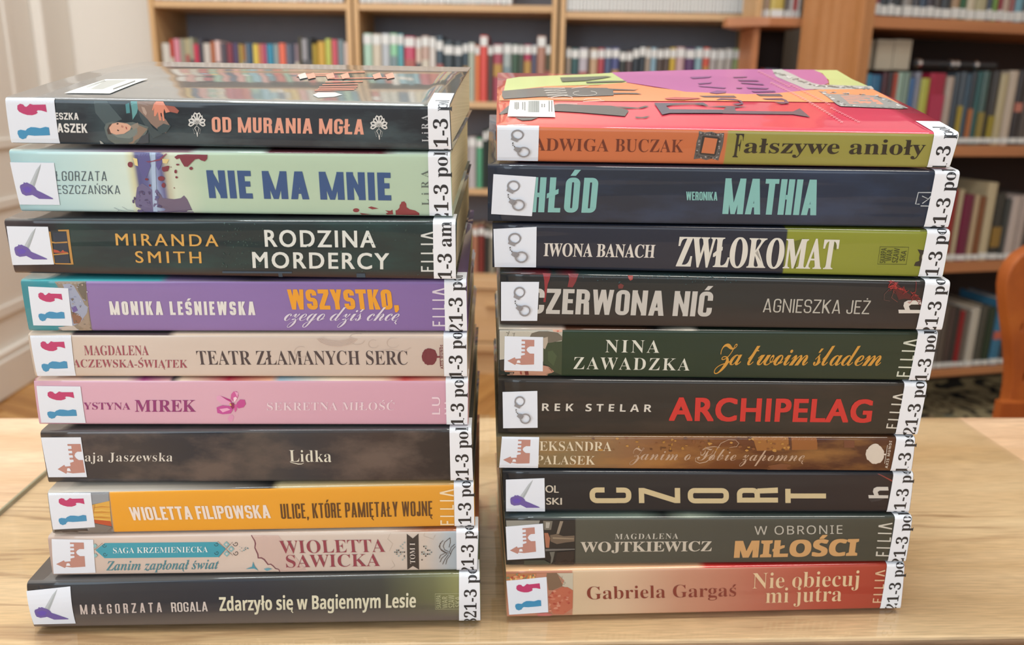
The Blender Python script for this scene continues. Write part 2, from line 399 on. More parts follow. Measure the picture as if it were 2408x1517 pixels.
    # ---- flat print laid on the surface
    def tris(s, name, T, mats, parent=None, eps=.00012, maxlen=.006, clipS=None, layered=False):
        """T: list of ((U,S),(U,S),(U,S), matindex)"""
        vs = []; fs = []; fm = []
        stack = list(T); cache = {}
        def vert(u, e):
            k = (round(u[0], 7), round(u[1], 7), e); i = cache.get(k)
            if i is None:
                i = cache[k] = len(vs); vs.append(s.P(u[0], u[1], e)-s.bl)
            return i
        while stack:
            a, b, c, mi = stack.pop()
            if clipS is not None:
                ins = [p for p in (a, b, c) if p[1] >= clipS]
                if len(ins) == 0: continue
                if len(ins) < 3:
                    poly = []
                    for p, q in ((a, b), (b, c), (c, a)):
                        if p[1] >= clipS: poly.append(p)
                        if (p[1] >= clipS) != (q[1] >= clipS):
                            t = (clipS-p[1])/(q[1]-p[1]); poly.append((p[0]+(q[0]-p[0])*t, clipS+1e-9))
                    for k in range(1, len(poly)-1): stack.append((poly[0], poly[k], poly[k+1], mi))
                    continue
            if maxlen:
                ls = [((a, b, c), math.dist(a, b)), ((b, c, a), math.dist(b, c)), ((c, a, b), math.dist(c, a))]
                (p, q, r3), l = max(ls, key=lambda z: z[1])
                lim = maxlen
                H = s.H(p[0])
                if abs(p[1]-H) < .003 or abs(q[1]-H) < .003 or (p[1]-H)*(q[1]-H) < 0: lim = min(lim, .0016)
                if l > lim:
                    mid = ((p[0]+q[0])/2, (p[1]+q[1])/2)
                    stack.append((p, mid, r3, mi)); stack.append((mid, q, r3, mi)); continue
            e = eps
            if layered: e = eps + (mi[1] % 16)*6e-6
            ii = (vert(a, e), vert(b, e), vert(c, e))
            ar = (b[0]-a[0])*(c[1]-a[1])-(b[1]-a[1])*(c[0]-a[0])
            if ar < 0: ii = (ii[0], ii[2], ii[1])
            if len(set(ii)) < 3: continue
            fs.append(ii); fm.append(mi[0] if layered else mi)
        if not fs: return None
        return mesh_obj(name, vs, fs, mats, parent or s.root, fm)
    def poly2(s, us, mi=0):
        vv = [V((u[0], u[1], 0)) for u in us]
        return [(us[a], us[b], us[c], mi) for a, b, c in tessellate_polygon([vv])]

def poly_tris(us, mi=0):
    vv = [V((u[0], u[1], 0)) for u in us]
    return [(us[a], us[b], us[c], mi) for a, b, c in tessellate_polygon([vv])]
def circ(cx, cy, rx, ry=None, n=14, a0=0, a1=360, jag=0):
    ry = rx if ry is None else ry
    return [(cx+rx*(1+random.uniform(-jag, jag))*math.cos(R_(a0+(a1-a0)*k/n)), cy+ry*(1+random.uniform(-jag, jag))*math.sin(R_(a0+(a1-a0)*k/n))) for k in range(n if a1-a0 == 360 else n+1)]
def stroke_quads(pts, wd, closed=False):
    """list of quads along a polyline, in the same plane coordinates; wd may be a list"""
    out = []; n = len(pts); seg = n if closed else n-1
    W = wd if isinstance(wd, (list, tuple)) else [wd]*n
    def nrm(i):
        a = pts[(i-1) % n] if (closed or i > 0) else pts[i]; b = pts[(i+1) % n] if (closed or i < n-1) else pts[i]
        dx, dy = b[0]-a[0], b[1]-a[1]; l = math.hypot(dx, dy) or 1; return -dy/l, dx/l
    for i in range(seg):
        j = (i+1) % n; n0 = nrm(i); n1 = nrm(j); h0, h1 = W[i]/2, W[j]/2
        out.append([(pts[i][0]+n0[0]*h0, pts[i][1]+n0[1]*h0), (pts[j][0]+n1[0]*h1, pts[j][1]+n1[1]*h1), (pts[j][0]-n1[0]*h1, pts[j][1]-n1[1]*h1), (pts[i][0]-n0[0]*h0, pts[i][1]-n0[1]*h0)])
    return out

class Art:
    """collects coloured polygons for one printed part of a book"""
    def __init__(s, book, name, crop='p', top=False, eps=.00012, parent=None):
        s.b = book; s.name = name; s.c = crop; s.top = top; s.T = []; s.mats = []; s.idx = {}; s.eps = eps; s.parent = parent; s.layers = []
    def mi(s, col):
        if col not in s.idx: s.idx[col] = len(s.mats); s.mats.append(ink(col))
        return s.idx[col]
    def at(s, p, crop=None):
        x, y = px(crop or s.c, p); return s.b.ust(x, y) if s.top else s.b.us(x, y)
    def poly(s, pts, col, crop=None):
        us = [s.at(p, crop) for p in pts]; s.layers.append(poly_tris(us, s.mi(col))); return s
    def strokes(s, pts, wd, col, crop=None, closed=False):
        T = []
        for q in stroke_quads(pts, wd, closed): T += poly_tris([s.at(p, crop) for p in q], s.mi(col))
        s.layers.append(T); return s
    def done(s, clipS=None, step=.000018):
        if not s.layers: return
        # each later polygon lies a hair above the former
        o0 = None; vs = []; fs = []; fm = []
        for k, T in enumerate(s.layers):
            o = s.b.tris(s.name, T, s.mats, s.parent, s.eps + min(k, 12)*step, .006, clipS)
            if o is None: continue
            me = o.data; base = len(vs)
            vs += [v.co.copy() for v in me.vertices]
            fs += [tuple(base+i for i in p.vertices) for p in me.polygons]; fm += [p.material_index for p in me.polygons]
            bpy.data.objects.remove(o); bpy.data.meshes.remove(me)
        return mesh_obj(s.name, vs, fs, s.mats, s.parent or s.b.root, fm)

# ---------------------------------------------------------------- lettering
STY = {'serifl': (0x1D400, 0x1D41A, 0x1D7CE), 'scriptl': (0x1D4D0, 0x1D4EA, None), 'serif': (0x1D400, 0x1D41A, 0x1D7CE), 'bi': (0x1D468, 0x1D482, None), 'script': (0x1D4D0, 0x1D4EA, None),
       'sans': (0x1D5A0, 0x1D5BA, 0x1D7E2), 'sansb': (0x1D5D4, 0x1D5EE, 0x1D7EC), 'geo': None}
BASE = {'Ł': 'L', 'ł': 'l', 'Ó': 'O', 'ó': 'o', 'Ś': 'S', 'ś': 's', 'Ń': 'N', 'Ć': 'C', 'ć': 'c', 'Ą': 'A', 'ą': 'a', 'Ę': 'E', 'ę': 'e', 'Ż': 'Z', 'ż': 'z', 'ź': 'z'}
def mchar(ch, sty):
    t = STY[sty]
    if not t: return ch
    if 'A' <= ch <= 'Z': return chr(t[0]+ord(ch)-65)
    if 'a' <= ch <= 'z': return chr(t[1]+ord(ch)-97)
    if ch.isdigit() and t[2]: return chr(t[2]+ord(ch)-48)
    return ch
_need = set(); _gl = {}; _texts = []
def load_glyphs():
    """all characters are set as lines of ONE text object per stroke weight, read back line by line"""
    for off, stys in ((0.0, [k for k in STY if not k.endswith('l')]), (-.0085, ['serifl']), (-.005, ['scriptl'])):
        need = sorted(q for q in _need if q[0] in stys)
        if need: _load(need, off)
def _load(need, off):
    lines = [('H', ('geo', 'H', 'x'))]
    for sty, ch in need:
        if ch != ' ': lines.append((mchar(ch, sty), (sty, ch, 'g')))
        lines.append(('|'+mchar(ch, sty)+'|', (sty, ch, 'a')))
    lines.append(('||', ('', '', 'b'))); lines.append(('H', ('geo', 'H', 'y')))
    c = bpy.data.curves.new('glyph', 'FONT'); c.body = '\n'.join(l[0] for l in lines); c.resolution_u = 4; c.space_line = 3; c.offset = off
    o = bpy.data.objects.new('glyph', c); COL.objects.link(o)
    bpy.context.view_layer.update(); dg = bpy.context.evaluated_depsgraph_get()
    me = bpy.data.meshes.new_from_object(o.evaluated_get(dg)); me.calc_loop_triangles()
    vs = [(v.co.x, v.co.y) for v in me.vertices]; ts = [tuple(t.vertices) for t in me.loop_triangles]
    bpy.data.meshes.remove(me); bpy.data.objects.remove(o); bpy.data.curves.remove(c)
    n = len(lines); pitch = (off-min(v[1] for v in vs))/(n-1) if off == 0 else (-off-min(v[1] for v in vs))/(n-1)
    raw = {}
    for t in ts:
        k = int(round(-(sum(vs[i][1] for i in t)/3-.3)/pitch)); key = lines[k][1]; r = raw.setdefault(key, ({}, [], [k]))
        for i in t:
            if i not in r[0]: r[0][i] = len(r[0])
        r[1].append(tuple(r[0][i] for i in t))
    out = {}
    for key, (ix, tt, (k,)) in raw.items(): out[key] = ([(vs[i][0], vs[i][1]+k*pitch) for i in ix], tt)
    raw = out
    wd = lambda q: max(v[0] for v in q)-min(v[0] for v in q)
    bb = wd(raw[('', '', 'b')][0])
    for sty, ch in need:
        adv = wd(raw[(sty, ch, 'a')][0])-bb
        q, tt = raw.get((sty, ch, 'g'), ([], []))
        _gl[(sty, ch)] = (q, tt, adv)

# a block face of my own: condensed upright capitals of even strokes
def block_glyph(ch, W, w, h):
    """quads of one capital in a box W wide and 1 tall; w stem width, h bar thickness"""
    Q = []
    def bar(x0, x1, y0, y1): Q.append([(x0, y0), (x1, y0), (x1, y1), (x0, y1)])
    def dg(xa, ya, xb, yb, k=1.06): Q.append([(xa-w*k/2, ya), (xa+w*k/2, ya), (xb+w*k/2, yb), (xb-w*k/2, yb)])
    def ring(x0, y0, x1, y1, keep=lambda x, y: True, sq=(0, 0, 0, 0), cuts=()):
        ro = min((x1-x0)*.46, (y1-y0)*.46, W*.42); pts = []
        cor = ((x1, y1, 0, sq[0]), (x0, y1, 90, sq[1]), (x0, y0, 180, sq[2]), (x1, y0, 270, sq[3]))
        cs_ = []
        for cx, cy, a0, q in cor:
            sx = 1 if cx == x1 else -1; sy = 1 if cy == y1 else -1
            if q: cs_.append([((cx, cy), (cx-sx*w, cy-sy*h))])
            else:
                ox, oy = cx-sx*ro, cy-sy*ro; rw = max(ro-w, .008); rh = max(ro-h, .008); L_ = []
                for k in range(7):
                    a = R_(a0+90*k/6); L_.append(((ox+ro*math.cos(a), oy+ro*math.sin(a)), (cx-sx*w-sx*rw+rw*math.cos(a), cy-sy*h-sy*rh+rh*math.sin(a))))
                cs_.append(L_)
        loop = []
        for k in range(4):
            loop += cs_[k]
            A, B = cs_[k][-1], cs_[(k+1) % 4][0]
            if k in (1, 3):      # left side going down, right side going up
                c = [y for y in cuts if min(A[0][1], B[0][1]) < y < max(A[0][1], B[0][1])]
                for y in sorted(c, reverse=(k == 1)): loop.append(((A[0][0], y), (A[1][0], y)))
            else:
                c = [W/2]
                for x in c: loop.append(((x, A[0][1]), (x, A[1][1])))
        n = len(loop)
        for k in range(n):
            A, B = loop[k], loop[(k+1) % n]; mx = (A[0][0]+B[0][0])/2; my = (A[0][1]+B[0][1])/2
            if keep(mx, my): Q.append([A[0], B[0], B[1], A[1]])
    m = .5
    if ch in 'HIEFLPRBDNMKUJT' and ch not in 'DUJTB': bar(0, w, 0, 1) if ch != 'I' else bar(0, w, 0, 1)
    if ch == 'H': bar(W-w, W, 0, 1); bar(w, W-w, m-h/2, m+h/2)
    elif ch in 'EFL':
        if ch != 'F': bar(w, W, 0, h)
        if ch != 'L': bar(w, W, 1-h, 1); bar(w, W*.9, m-h*.35, m+h*.65)
    elif ch == 'T': bar(0, W, 1-h, 1); bar(W/2-w/2, W/2+w/2, 0, 1-h)
    elif ch == 'O': ring(0, 0, W, 1)
    elif ch == 'D': ring(0, 0, W, 1, sq=(0, 1, 1, 0))
    elif ch == 'C': ring(0, 0, W, 1, lambda x, y: not (x > W*.6 and .36 < y < .64), cuts=(.36, .64))
    elif ch == 'G': ring(0, 0, W, 1, lambda x, y: not (x > W*.6 and .52 < y < .66), cuts=(.52, .66)); bar(W*.52, W-w*.5, .52-h, .52)
    elif ch == 'U': ring(0, 0, W, 1, lambda x, y: y < .99, sq=(1, 1, 0, 0), cuts=()); Q[:] = [q for q in Q if not all(p[1] > 1-h-.001 for p in q)] ; bar(0, w, 1-h, 1); bar(W-w, W, 1-h, 1)
    elif ch == 'J': ring(0, 0, W, 1, lambda x, y: y < .99 and not (x < W*.4 and y > .3), sq=(1, 1, 0, 0), cuts=(.3,)); Q[:] = [q for q in Q if not all(p[1] > 1-h-.001 for p in q)]; bar(W-w, W, 1-h, 1)
    elif ch == 'P': ring(0, .42, W, 1, sq=(0, 1, 1, 0))
    elif ch == 'R': ring(0, .44, W*.97, 1, sq=(0, 1, 1, 0)); Q.append([(W-w*1.1, 0), (W, 0), (W*.93, .46+h*.3), (W*.93-w, .46+h*.3)])
    elif ch == 'B': ring(0, .5-h*.4, W*.95, 1, sq=(0, 1, 1, 0)); ring(0, 0, W, .5+h*.6, sq=(0, 1, 1, 0))
    elif ch == 'S':
        ring(0, .5-h/2, W, 1, lambda x, y: not (x > W*.55 and y < .70), cuts=(.70,))
        ring(0, 0, W, .5+h/2, lambda x, y: not (x < W*.45 and y > .30), cuts=(.30,))
    elif ch == 'N': bar(W-w, W, 0, 1); Q.append([(W-w*.82, 0), (W-w*.02, 0), (w*.82, 1), (w*.02, 1)])
    elif ch == 'M': bar(W-w, W, 0, 1); c = W/2; Q.append([(c-w*.36, .0), (c+w*.36, .0), (w*.95, 1), (w*.1, 1)]); Q.append([(c-w*.36, .0), (c+w*.36, .0), (W-w*.1, 1), (W-w*.95, 1)])
    elif ch == 'K': Q.append([(w, .36), (w, .58), (W-w*1.1, 1), (W, 1)]); Q.append([(W-w*1.15, 0), (W, 0), (w*1.05+W*.22, .62), (w*.8+W*.08, .48)])
    elif ch == 'Z': bar(0, W, 0, h); bar(0, W, 1-h, 1); Q.append([(0, h), (w*1.1, h), (W, 1-h), (W-w*1.1, 1-h)])
    elif ch == 'A': dg(w*.5, 0, W/2-w*.08, 1, 1); dg(W-w*.5, 0, W/2+w*.08, 1, 1); bar(W*.25, W*.75, .2, .2+h*.85)
    elif ch == 'Y': bar(W/2-w/2, W/2+w/2, 0, .42); dg(W/2, .38, w*.5, 1, 1); dg(W/2, .38, W-w*.5, 1, 1)
    elif ch == 'W':
        q = w*.48
        for xa, xb in ((W*.27, q), (W*.27, W*.5), (W*.73, W*.5), (W*.73, W-q)): dg(xa, 0, xb, 1, .86)
    elif ch == ',': Q.append([(w*.1, -.14), (w*.5, -.14), (w, .0), (w, h*1.1)]); Q.append([(w*.1, -.14), (w, h*1.1), (0, h*1.1), (0, 0)])
    elif ch == 'i': bar(0, w, 0, .7)
    return Q
BW = {'I': 0, 'N': 1.12, 'M': 1.5, 'W': 1.55, 'T': .98, 'L': .86, 'E': .82, 'F': .8, 'J': .8, ',': 0, 'A': 1.12, 'K': 1.08, 'Y': 1.08, ' ': .34}
def block_layout(txt, ratio, w, gap, h=None):
    """triangles of a line whose width is ratio x cap height, stems w of the cap height wide"""
    h = h or min(w*.92, .2)
    solid = lambda c: 0 if BW.get(BASE.get(c, c), 1) else w
    k = sum(BW.get(BASE.get(c, c), 1) for c in txt); fix = sum(solid(c) for c in txt if c != ' ') + gap*(len(txt)-1)
    lw = (ratio-fix)/k; T = []; x = 0
    for c in txt:
        b = BASE.get(c, c); W = BW.get(b, 1)*lw or w
        if c != ' ':
            for qi, q in enumerate(block_glyph(b, W, w, h)):
                q = [(p[0]+x, p[1]) for p in q]; T += [(q[0], q[1], q[2], qi), (q[0], q[2], q[3], qi)]
            cx = x+W/2
            def quad(*q): T.append((q[0], q[1], q[2])); T.append((q[0], q[2], q[3]))
            if c in 'ÓŚŃĆ': quad((cx-w*.5, 1.05), (cx+w*.35, 1.05), (cx+w*1.1, 1.22), (cx+w*.1, 1.22))
            if c == 'Ż': quad((cx-w*.5, 1.07), (cx+w*.5, 1.07), (cx+w*.5, 1.07+h), (cx-w*.5, 1.07+h))
            if c in 'ĄĘ': quad((x+W-w*1.2, 0), (x+W-w*.5, 0), (x+W-w*.7, -.12), (x+W-w*1.4, -.12)); quad((x+W-w*1.4, -.1), (x+W-w*.7, -.1), (x+W-w*.1, -.19), (x+W-w*.2, -.25))
            if c == 'Ł': quad((x-w*.35, .40), (x-w*.35, .54), (x+w*1.5, .68), (x+w*1.5, .54))
        x += W+gap
    return T, 0, ratio, 1
def layout(txt, sty, track=0.0, caps=None):
    """triangles of a line of text in em units (baseline 0), its x-range and its cap height"""
    T = []; x = 0; xs = []
    hv = _gl[(sty, 'H')][0]; cap = max(v[1] for v in hv)
    for ch in txt:
        b = BASE.get(ch, ch); vs, ts, adv = _gl[(sty, b)]
        if vs:
            T += [tuple((vs[i][0]+x, vs[i][1]) for i in t) for t in ts]
            x0 = min(v[0] for v in vs)+x; x1 = max(v[0] for v in vs)+x; xs += [x0, x1]; y1 = max(v[1] for v in vs)
            cx = (x0+x1)/2; u = cap
            def quad(*q): T.append((q[0], q[1], q[2])); T.append((q[0], q[2], q[3]))
            if ch in 'ÓŚŃĆóśćź': quad((cx-.05*u, y1+.06*u), (cx+.07*u, y1+.06*u), (cx+.24*u, y1+.26*u), (cx+.08*u, y1+.26*u))
            if ch in 'Żż': quad((cx-.07*u, y1+.08*u), (cx+.07*u, y1+.08*u), (cx+.07*u, y1+.22*u), (cx-.07*u, y1+.22*u))
            if ch in 'ĄąĘę':
                xr = x1-.16*u
                quad((xr, .02*u), (xr+.1*u, .02*u), (xr+.02*u, -.14*u), (xr-.07*u, -.14*u)); quad((xr-.07*u, -.12*u), (xr+.02*u, -.12*u), (xr+.15*u, -.2*u), (xr+.12*u, -.27*u))
            if ch == 'Ł': quad((x0-.06*u, .34*u), (x0-.06*u, .46*u), (x0+.42*u, .70*u), (x0+.42*u, .58*u))
            if ch == 'ł': quad((cx-.2*u, .40*u), (cx-.2*u, .50*u), (cx+.2*u, .68*u), (cx+.2*u, .58*u))
        x += adv + track
    return T, min(xs), max(xs), cap
def block(book, name, txt, crop, p0, p1, p2, col, w=.2, gap=.06, eps=.00018, c1=None, h=None):
    _texts.append((book, name, txt, ('block', w, gap, h), crop, p0, p1, p2, col, 0, 0, 0, False, None, c1, None, eps, None))
def text(book, name, txt, sty, crop, p0, p1, p2, col, track=0.0, bold=0.0, boldy=0.0, top=False, parent=None, c1=None, c2=None, eps=.00018, clip=None):
    """p0/p1 left and right end of the baseline, p2 the cap line above p0, all on the book's surface"""
    for ch in txt+'H': _need.add((sty, BASE.get(ch, ch)))
    _texts.append((book, name, txt, sty, crop, p0, p1, p2, col, track, bold, boldy, top, parent, c1, c2, eps, clip))
def flush_texts():
    load_glyphs()
    out = {}
    for (book, name, txt, sty, crop, p0, p1, p2, col, track, bold, boldy, top, parent, c1, c2, eps, clip) in _texts:
        f = book.ust if top else book.us
        if crop == 'US': A, B, Cc = p0, p1, p2
        else: A = f(*px(crop, p0)); B = f(*px(c1 or crop, p1)); Cc = f(*px(c2 or crop, p2))
        if isinstance(sty, tuple): T, x0, x1, cap = block_layout(txt, math.dist(A, B)/math.dist(A, Cc), sty[1], sty[2], sty[3])
        else: T, x0, x1, cap = layout(txt, sty, track)
        def mp(x, y, dx, dy):
            a = (x-x0)/(x1-x0); b = y/cap
            return (A[0]+(B[0]-A[0])*a+(Cc[0]-A[0])*(b+dy)+(B[0]-A[0])*dx, A[1]+(B[1]-A[1])*a+(Cc[1]-A[1])*(b+dy)+(B[1]-A[1])*dx)
        lenx = math.dist(A, B); caph = math.dist(A, Cc); bx = bold*caph/lenx if lenx else 0
        offs = [(0, 0)]
        if bold: offs += [(bx, 0), (-bx, 0)] + ([(bx*.5, 0), (-bx*.5, 0)] if bold > .05 else [])
        if boldy: offs += [(a[0], sgn*boldy) for a in list(offs) for sgn in (1, -1)]
        TT_ = [tuple(mp(p[0], p[1], dx, dy) for p in t[:3])+(k + (t[3] if len(t) > 3 else 0),) for k, (dx, dy) in enumerate(offs) for t in T]
        big = (book.bulge > .0008) or top or clip is not None
        out.setdefault((id(book), name, id(parent)), [book, name, parent, {}, clip, eps, big])[3].setdefault(col, []).extend(TT_)
    for book, name, parent, cols, clip, eps, big in out.values():
        T = []; mats = []
        for i, (c, t) in enumerate(cols.items()):
            mats.append(ink(c)); T += [q[:3]+((i, q[3]),) for q in t]
        book.tris(name, T, mats, parent, eps, .006 if big else None, clip, True)

# ---------------------------------------------------------------- stickers
def sticker(book, crop, q, sym, off=(0, 0)):
    """small white genre sticker on the spine, with its printed picture"""
    us = [book.us(*px(crop, p)) for p in q]             # TL TR BR BL
    N = 8; T = []
    def bil(x, y):
        a = [us[0][i]*(1-x)+us[1][i]*x for i in (0, 1)]; b = [us[3][i]*(1-x)+us[2][i]*x for i in (0, 1)]
        S = a[1]*(1-y)+b[1]*y
        return (a[0]*(1-y)+b[0]*y, max(.0004, S))
    for i in range(N):
        for j in range(N):
            A, B, C_, D = bil(i/N, j/N), bil((i+1)/N, j/N), bil((i+1)/N, (j+1)/N), bil(i/N, (j+1)/N)
            T += [(A, D, C_, 0), (A, C_, B, 0)]
    st_ = book.tris('genre_sticker', T, [M_STICK], None, .00034, .004)
    m = st_.modifiers.new('t', 'SOLIDIFY'); m.thickness = .00012; m.offset = -1
    ar = []; ox, oy = off
    def P(pts, col): ar.append((poly_tris([bil(x+ox, y+oy) for x, y in pts]), col))
    def S(pts, wd, col, closed=False):
        for qd in stroke_quads(pts, wd, closed): P(qd, col)
    if sym == 'pair':
        P([(.23,.25),(.24,.17),(.30,.135),(.36,.15),(.385,.19),(.42,.20),(.46,.17),(.50,.135),(.56,.155),(.82,.15),(.83,.31),(.72,.275),(.65,.27),(.62,.29),(.64,.32),(.60,.35),(.52,.375),(.42,.37),(.33,.34),(.26,.30)], 'bb3a6c')
        P([(.165,.76),(.18,.70),(.24,.68),(.32,.695),(.34,.70),(.38,.66),(.46,.625),(.55,.63),(.65,.65),(.76,.62),(.83,.635),(.83,.80),(.70,.805),(.50,.81),(.38,.795),(.34,.83),(.33,.86),(.25,.885),(.19,.85)], '3f8fbb')
    elif sym == 'knife':
        P([(.70,.03),(.66,.14),(.55,.38),(.46,.56),(.36,.50),(.44,.38),(.58,.16)], 'b8c0c6')
        P([(.70,.03),(.66,.14),(.55,.38),(.46,.56),(.42,.53),(.50,.38),(.62,.16)], 'a6b0b4')
        P([(.11,.58),(.13,.53),(.21,.50),(.23,.46),(.26,.48),(.30,.465),(.34,.49),(.42,.53),(.47,.58),(.50,.65),(.62,.71),(.86,.84),(.86,.86),(.52,.855),(.45,.81),(.37,.76),(.33,.77),(.21,.785),(.13,.74),(.115,.68)], '6a5aa0')
        P([(.16,.60),(.30,.56),(.40,.62),(.34,.70),(.22,.72)], '6450b0')
    elif sym == 'cuffs':
        k = '8f8f93'
        S(circ(.49, .26, .135, .125, 18), .04, k, True)
        P([(.37,.26),(.33,.38),(.48,.45),(.53,.37),(.42,.33)], k)
        for a, b in (((.385,.46),(.375,.50)), ((.38,.52),(.39,.55)), ((.41,.56),(.43,.59))): S([a, b], .025, '4a4a4c')
        P([(.40,.66),(.44,.58),(.56,.60),(.60,.66),(.56,.72),(.50,.74)], k)
        S(circ(.645, .72, .14, .13, 18), .04, k, True)
    elif sym == 'castle':
        k = 'b8877c'
        P([(.08,.71),(.27,.60),(.29,.645),(.43,.63),(.43,.55),(.53,.52),(.53,.30),(.53,.08),(.77,.08),(.77,.27),(.66,.27),(.60,.31),(.57,.37),(.60,.43),(.66,.48),(.77,.48),(.77,.80),(.45,.82),(.31,.79),(.28,.83)], k)
        for y in (.08, .20, .31, .42): P([(.44, y), (.535, y), (.535, y+.045), (.44, y+.045)], k)
        P(circ(.37, .715, .045, .035, 10), 'e6e8ee')
        P([(.32,.735),(.42,.735),(.42,.76),(.32,.76)], 'e6e8ee')
    cols = []; TT_ = []
    for T_, c in ar:
        if c not in cols: cols.append(c)
        TT_.append([t[:3]+(cols.index(c),) for t in T_])
    vs = []; fs = []; fm = []
    for k_, T_ in enumerate(TT_):
        o = book.tris('x', T_, [ink(c) for c in cols], st_, .00042+.00003*k_, .004)
        me = o.data; b0 = len(vs); vs += [v.co.copy() for v in me.vertices]; fs += [tuple(b0+i for i in p.vertices) for p in me.polygons]; fm += [p.material_index for p in me.polygons]
        bpy.data.objects.remove(o); bpy.data.meshes.remove(me)
    mesh_obj('sticker_picture', vs, fs, [ink(c) for c in cols], st_, fm)

def class_label(book, crop, xl, dash, txt='821-3 pol', topwrap=.012, right=None):
    """white shelf-mark strip wrapped round the right end of the spine"""
    x, y = px(crop, xl); U0, _ = book.us(x, y)
    dx = book.us(*px(crop, dash))
    U1f = lambda S: (book.right(S) if right is None else book.us(*px(crop, right))[0]) - .0003
    T = []; H = book.H(book.L); smin = .0005; smax = H+topwrap; N = 26
    for i in range(N):
        a = smin+(smax-smin)*i/N; b = smin+(smax-smin)*(i+1)/N
        for k in range(3):
            A = (U0+(U1f(a)-U0)*k/3, a); B = (U0+(U1f(a)-U0)*(k+1)/3, a); C_ = (U0+(U1f(b)-U0)*(k+1)/3, b); D = (U0+(U1f(b)-U0)*k/3, b)
            T += [(A, B, C_, 0), (A, C_, D, 0)]
    o = book.tris('class_label', T, [M_WHITE], None, .0003, .006)
    m = o.modifiers.new('t', 'SOLIDIFY'); m.thickness = .0001; m.offset = -1
    _lab.append((book, o, dx, txt))
_lab = []
EM = .0091
def flush_labels():
    for t in ('821-3 pol', '821-3 am'):
        for ch in t+'H': _need.add(('serif', ch))
def make_label_text():
    for book, o, d, txt in _lab:
        T, x0, x1, cap = layout(txt, 'serif')
        xd = sum(_gl[('serif', c)][2] for c in '821') + _gl[('serif', '-')][2]/2
        sc = EM*.67/cap            # scale so that the digits stand 6.1 mm tall
        Ub = d[0] + .25*EM         # baseline (letters read upward)
        TT_ = []
        for t in T: TT_.append(tuple((Ub - p[1]*sc, d[1] + (p[0]-xd)*sc) for p in t)+(0,))
        book.tris('class_number', TT_, [ink('26282c')], o, .00036, .004, .0006)

def filia(book, crop, p0, p1, p2, col, c1=None):
    """publisher's mark of five thin strokes letters reading upward; p0 lower right, p1 upper right, p2 lower left"""
    A = book.us(*px(crop, p0)); B = book.us(*px(c1 or crop, p1)); C_ = book.us(*px(crop, p2))
    def mp(a, b): return (A[0]+(B[0]-A[0])*a+(C_[0]-A[0])*b, A[1]+(B[1]-A[1])*a+(C_[1]-A[1])*b)
    T = []
    def rect(a0, a1, b0, b1): T.extend(poly_tris([mp(a0, b0), mp(a1, b0), mp(a1, b1), mp(a0, b1)]))
    w_ = .038
    rect(0, w_, 0, 1); rect(0, .14, .88, 1); rect(0, .12, .42, .54)          # F
    rect(.235, .235+w_, 0, 1)                                               # I
    rect(.44, .44+w_, 0, 1); rect(.44, .57, 0, .11)                          # L
    rect(.665, .665+w_, 0, 1)                                               # I
    T.extend(poly_tris([mp(.80, 0), mp(.84, 0), mp(.915, 1), mp(.865, 1)])); T.extend(poly_tris([mp(1.0, 0), mp(.96, 0), mp(.87, 1), mp(.915, 1)]))
    return book.tris('publisher_mark', T, [ink(col)], None, .00018, None)

# ---------------------------------------------------------------- the two stacks, from the table up
LQ = [[(12,229),(1058,248),(1063,355),(28,338)],[(20,352),(1060,360),(1065,511),(50,498)],[(9,516),(1074,520),(1072,659),(36,644)],[(48,658),(1098,660),(1100,781),(69,780)],[(65,785),(1099,788),(1100,888),(84,887)],[(79,893),(1102,893),(1101,1001),(93,1000)],[(94,1015),(1110,1010),(1114,1132),(115,1137)],[(111,1157),(1115,1137),(1117,1239),(125,1257)],[(112,1262),(1126,1246),(1123,1342),(125,1355)],[(63,1370),(1129,1348),(1131,1461),(82,1477)]]
RQ = [[(1167,294),(2257,313),(2232,397),(1168,380)],[(1147,387),(2259,403),(2230,537),(1147,522)],[(1158,525),(2236,543),(2216,654),(1158,631)],[(1176,641),(2236,662),(2215,778),(1176,765)],[(1173,772),(2207,780),(2185,897),(1173,885)],[(1172,891),(2179,901),(2157,1024),(1171,1021)],[(1167,1025),(2153,1029),(2143,1110),(1169,1102)],[(1182,1108),(2149,1112),(2138,1206),(1185,1205)],[(1187,1217),(2146,1215),(2130,1322),(1190,1331)],[(1190,1342),(2128,1325),(2118,1432),(1192,1453)]]
LA = [8.6, 6.3, 6.0, 5.8, 5.6, 5.3, 5.0, 4.0, 2.4, 1.2, 0]
RA = [11, 8, 6.5, 5.5, 4.8, 4.0, 3.2, 2.4, 1.6, .8, 0]
def stack(Q, A, left):
    out = [None]*10; P0 = V((0, 0, GT)); n = V((0, 0, 1))
    for i in range(9, -1, -1):
        TL, TR, BR, BL = Q[i]
        bl = hit(*BL, P0, n); br = hit(*BR, P0, n)
        if left and bl.y > br.y + .005:
            y = br.y + .005 + (bl.y-br.y-.005)*.45
            bl = hit(*BL, V((0, y, 0)), V((0, 1, 0)))
        a0, a1 = R_(A[i+1]), R_(A[i])
        b = Book(bl, br, TL, TR, (a0+a1)/2*.8, a0, a1, .140, bulge=.0016 if (left and i == 9) else .0003, tbulge=.002 if i == 0 else 0, nlo=n)
        out[i] = b
        P0 = b.tl + b.nt*.0007; n = b.nt
    return out
LB = stack(LQ, LA, True); RB = stack(RQ, RA, False)

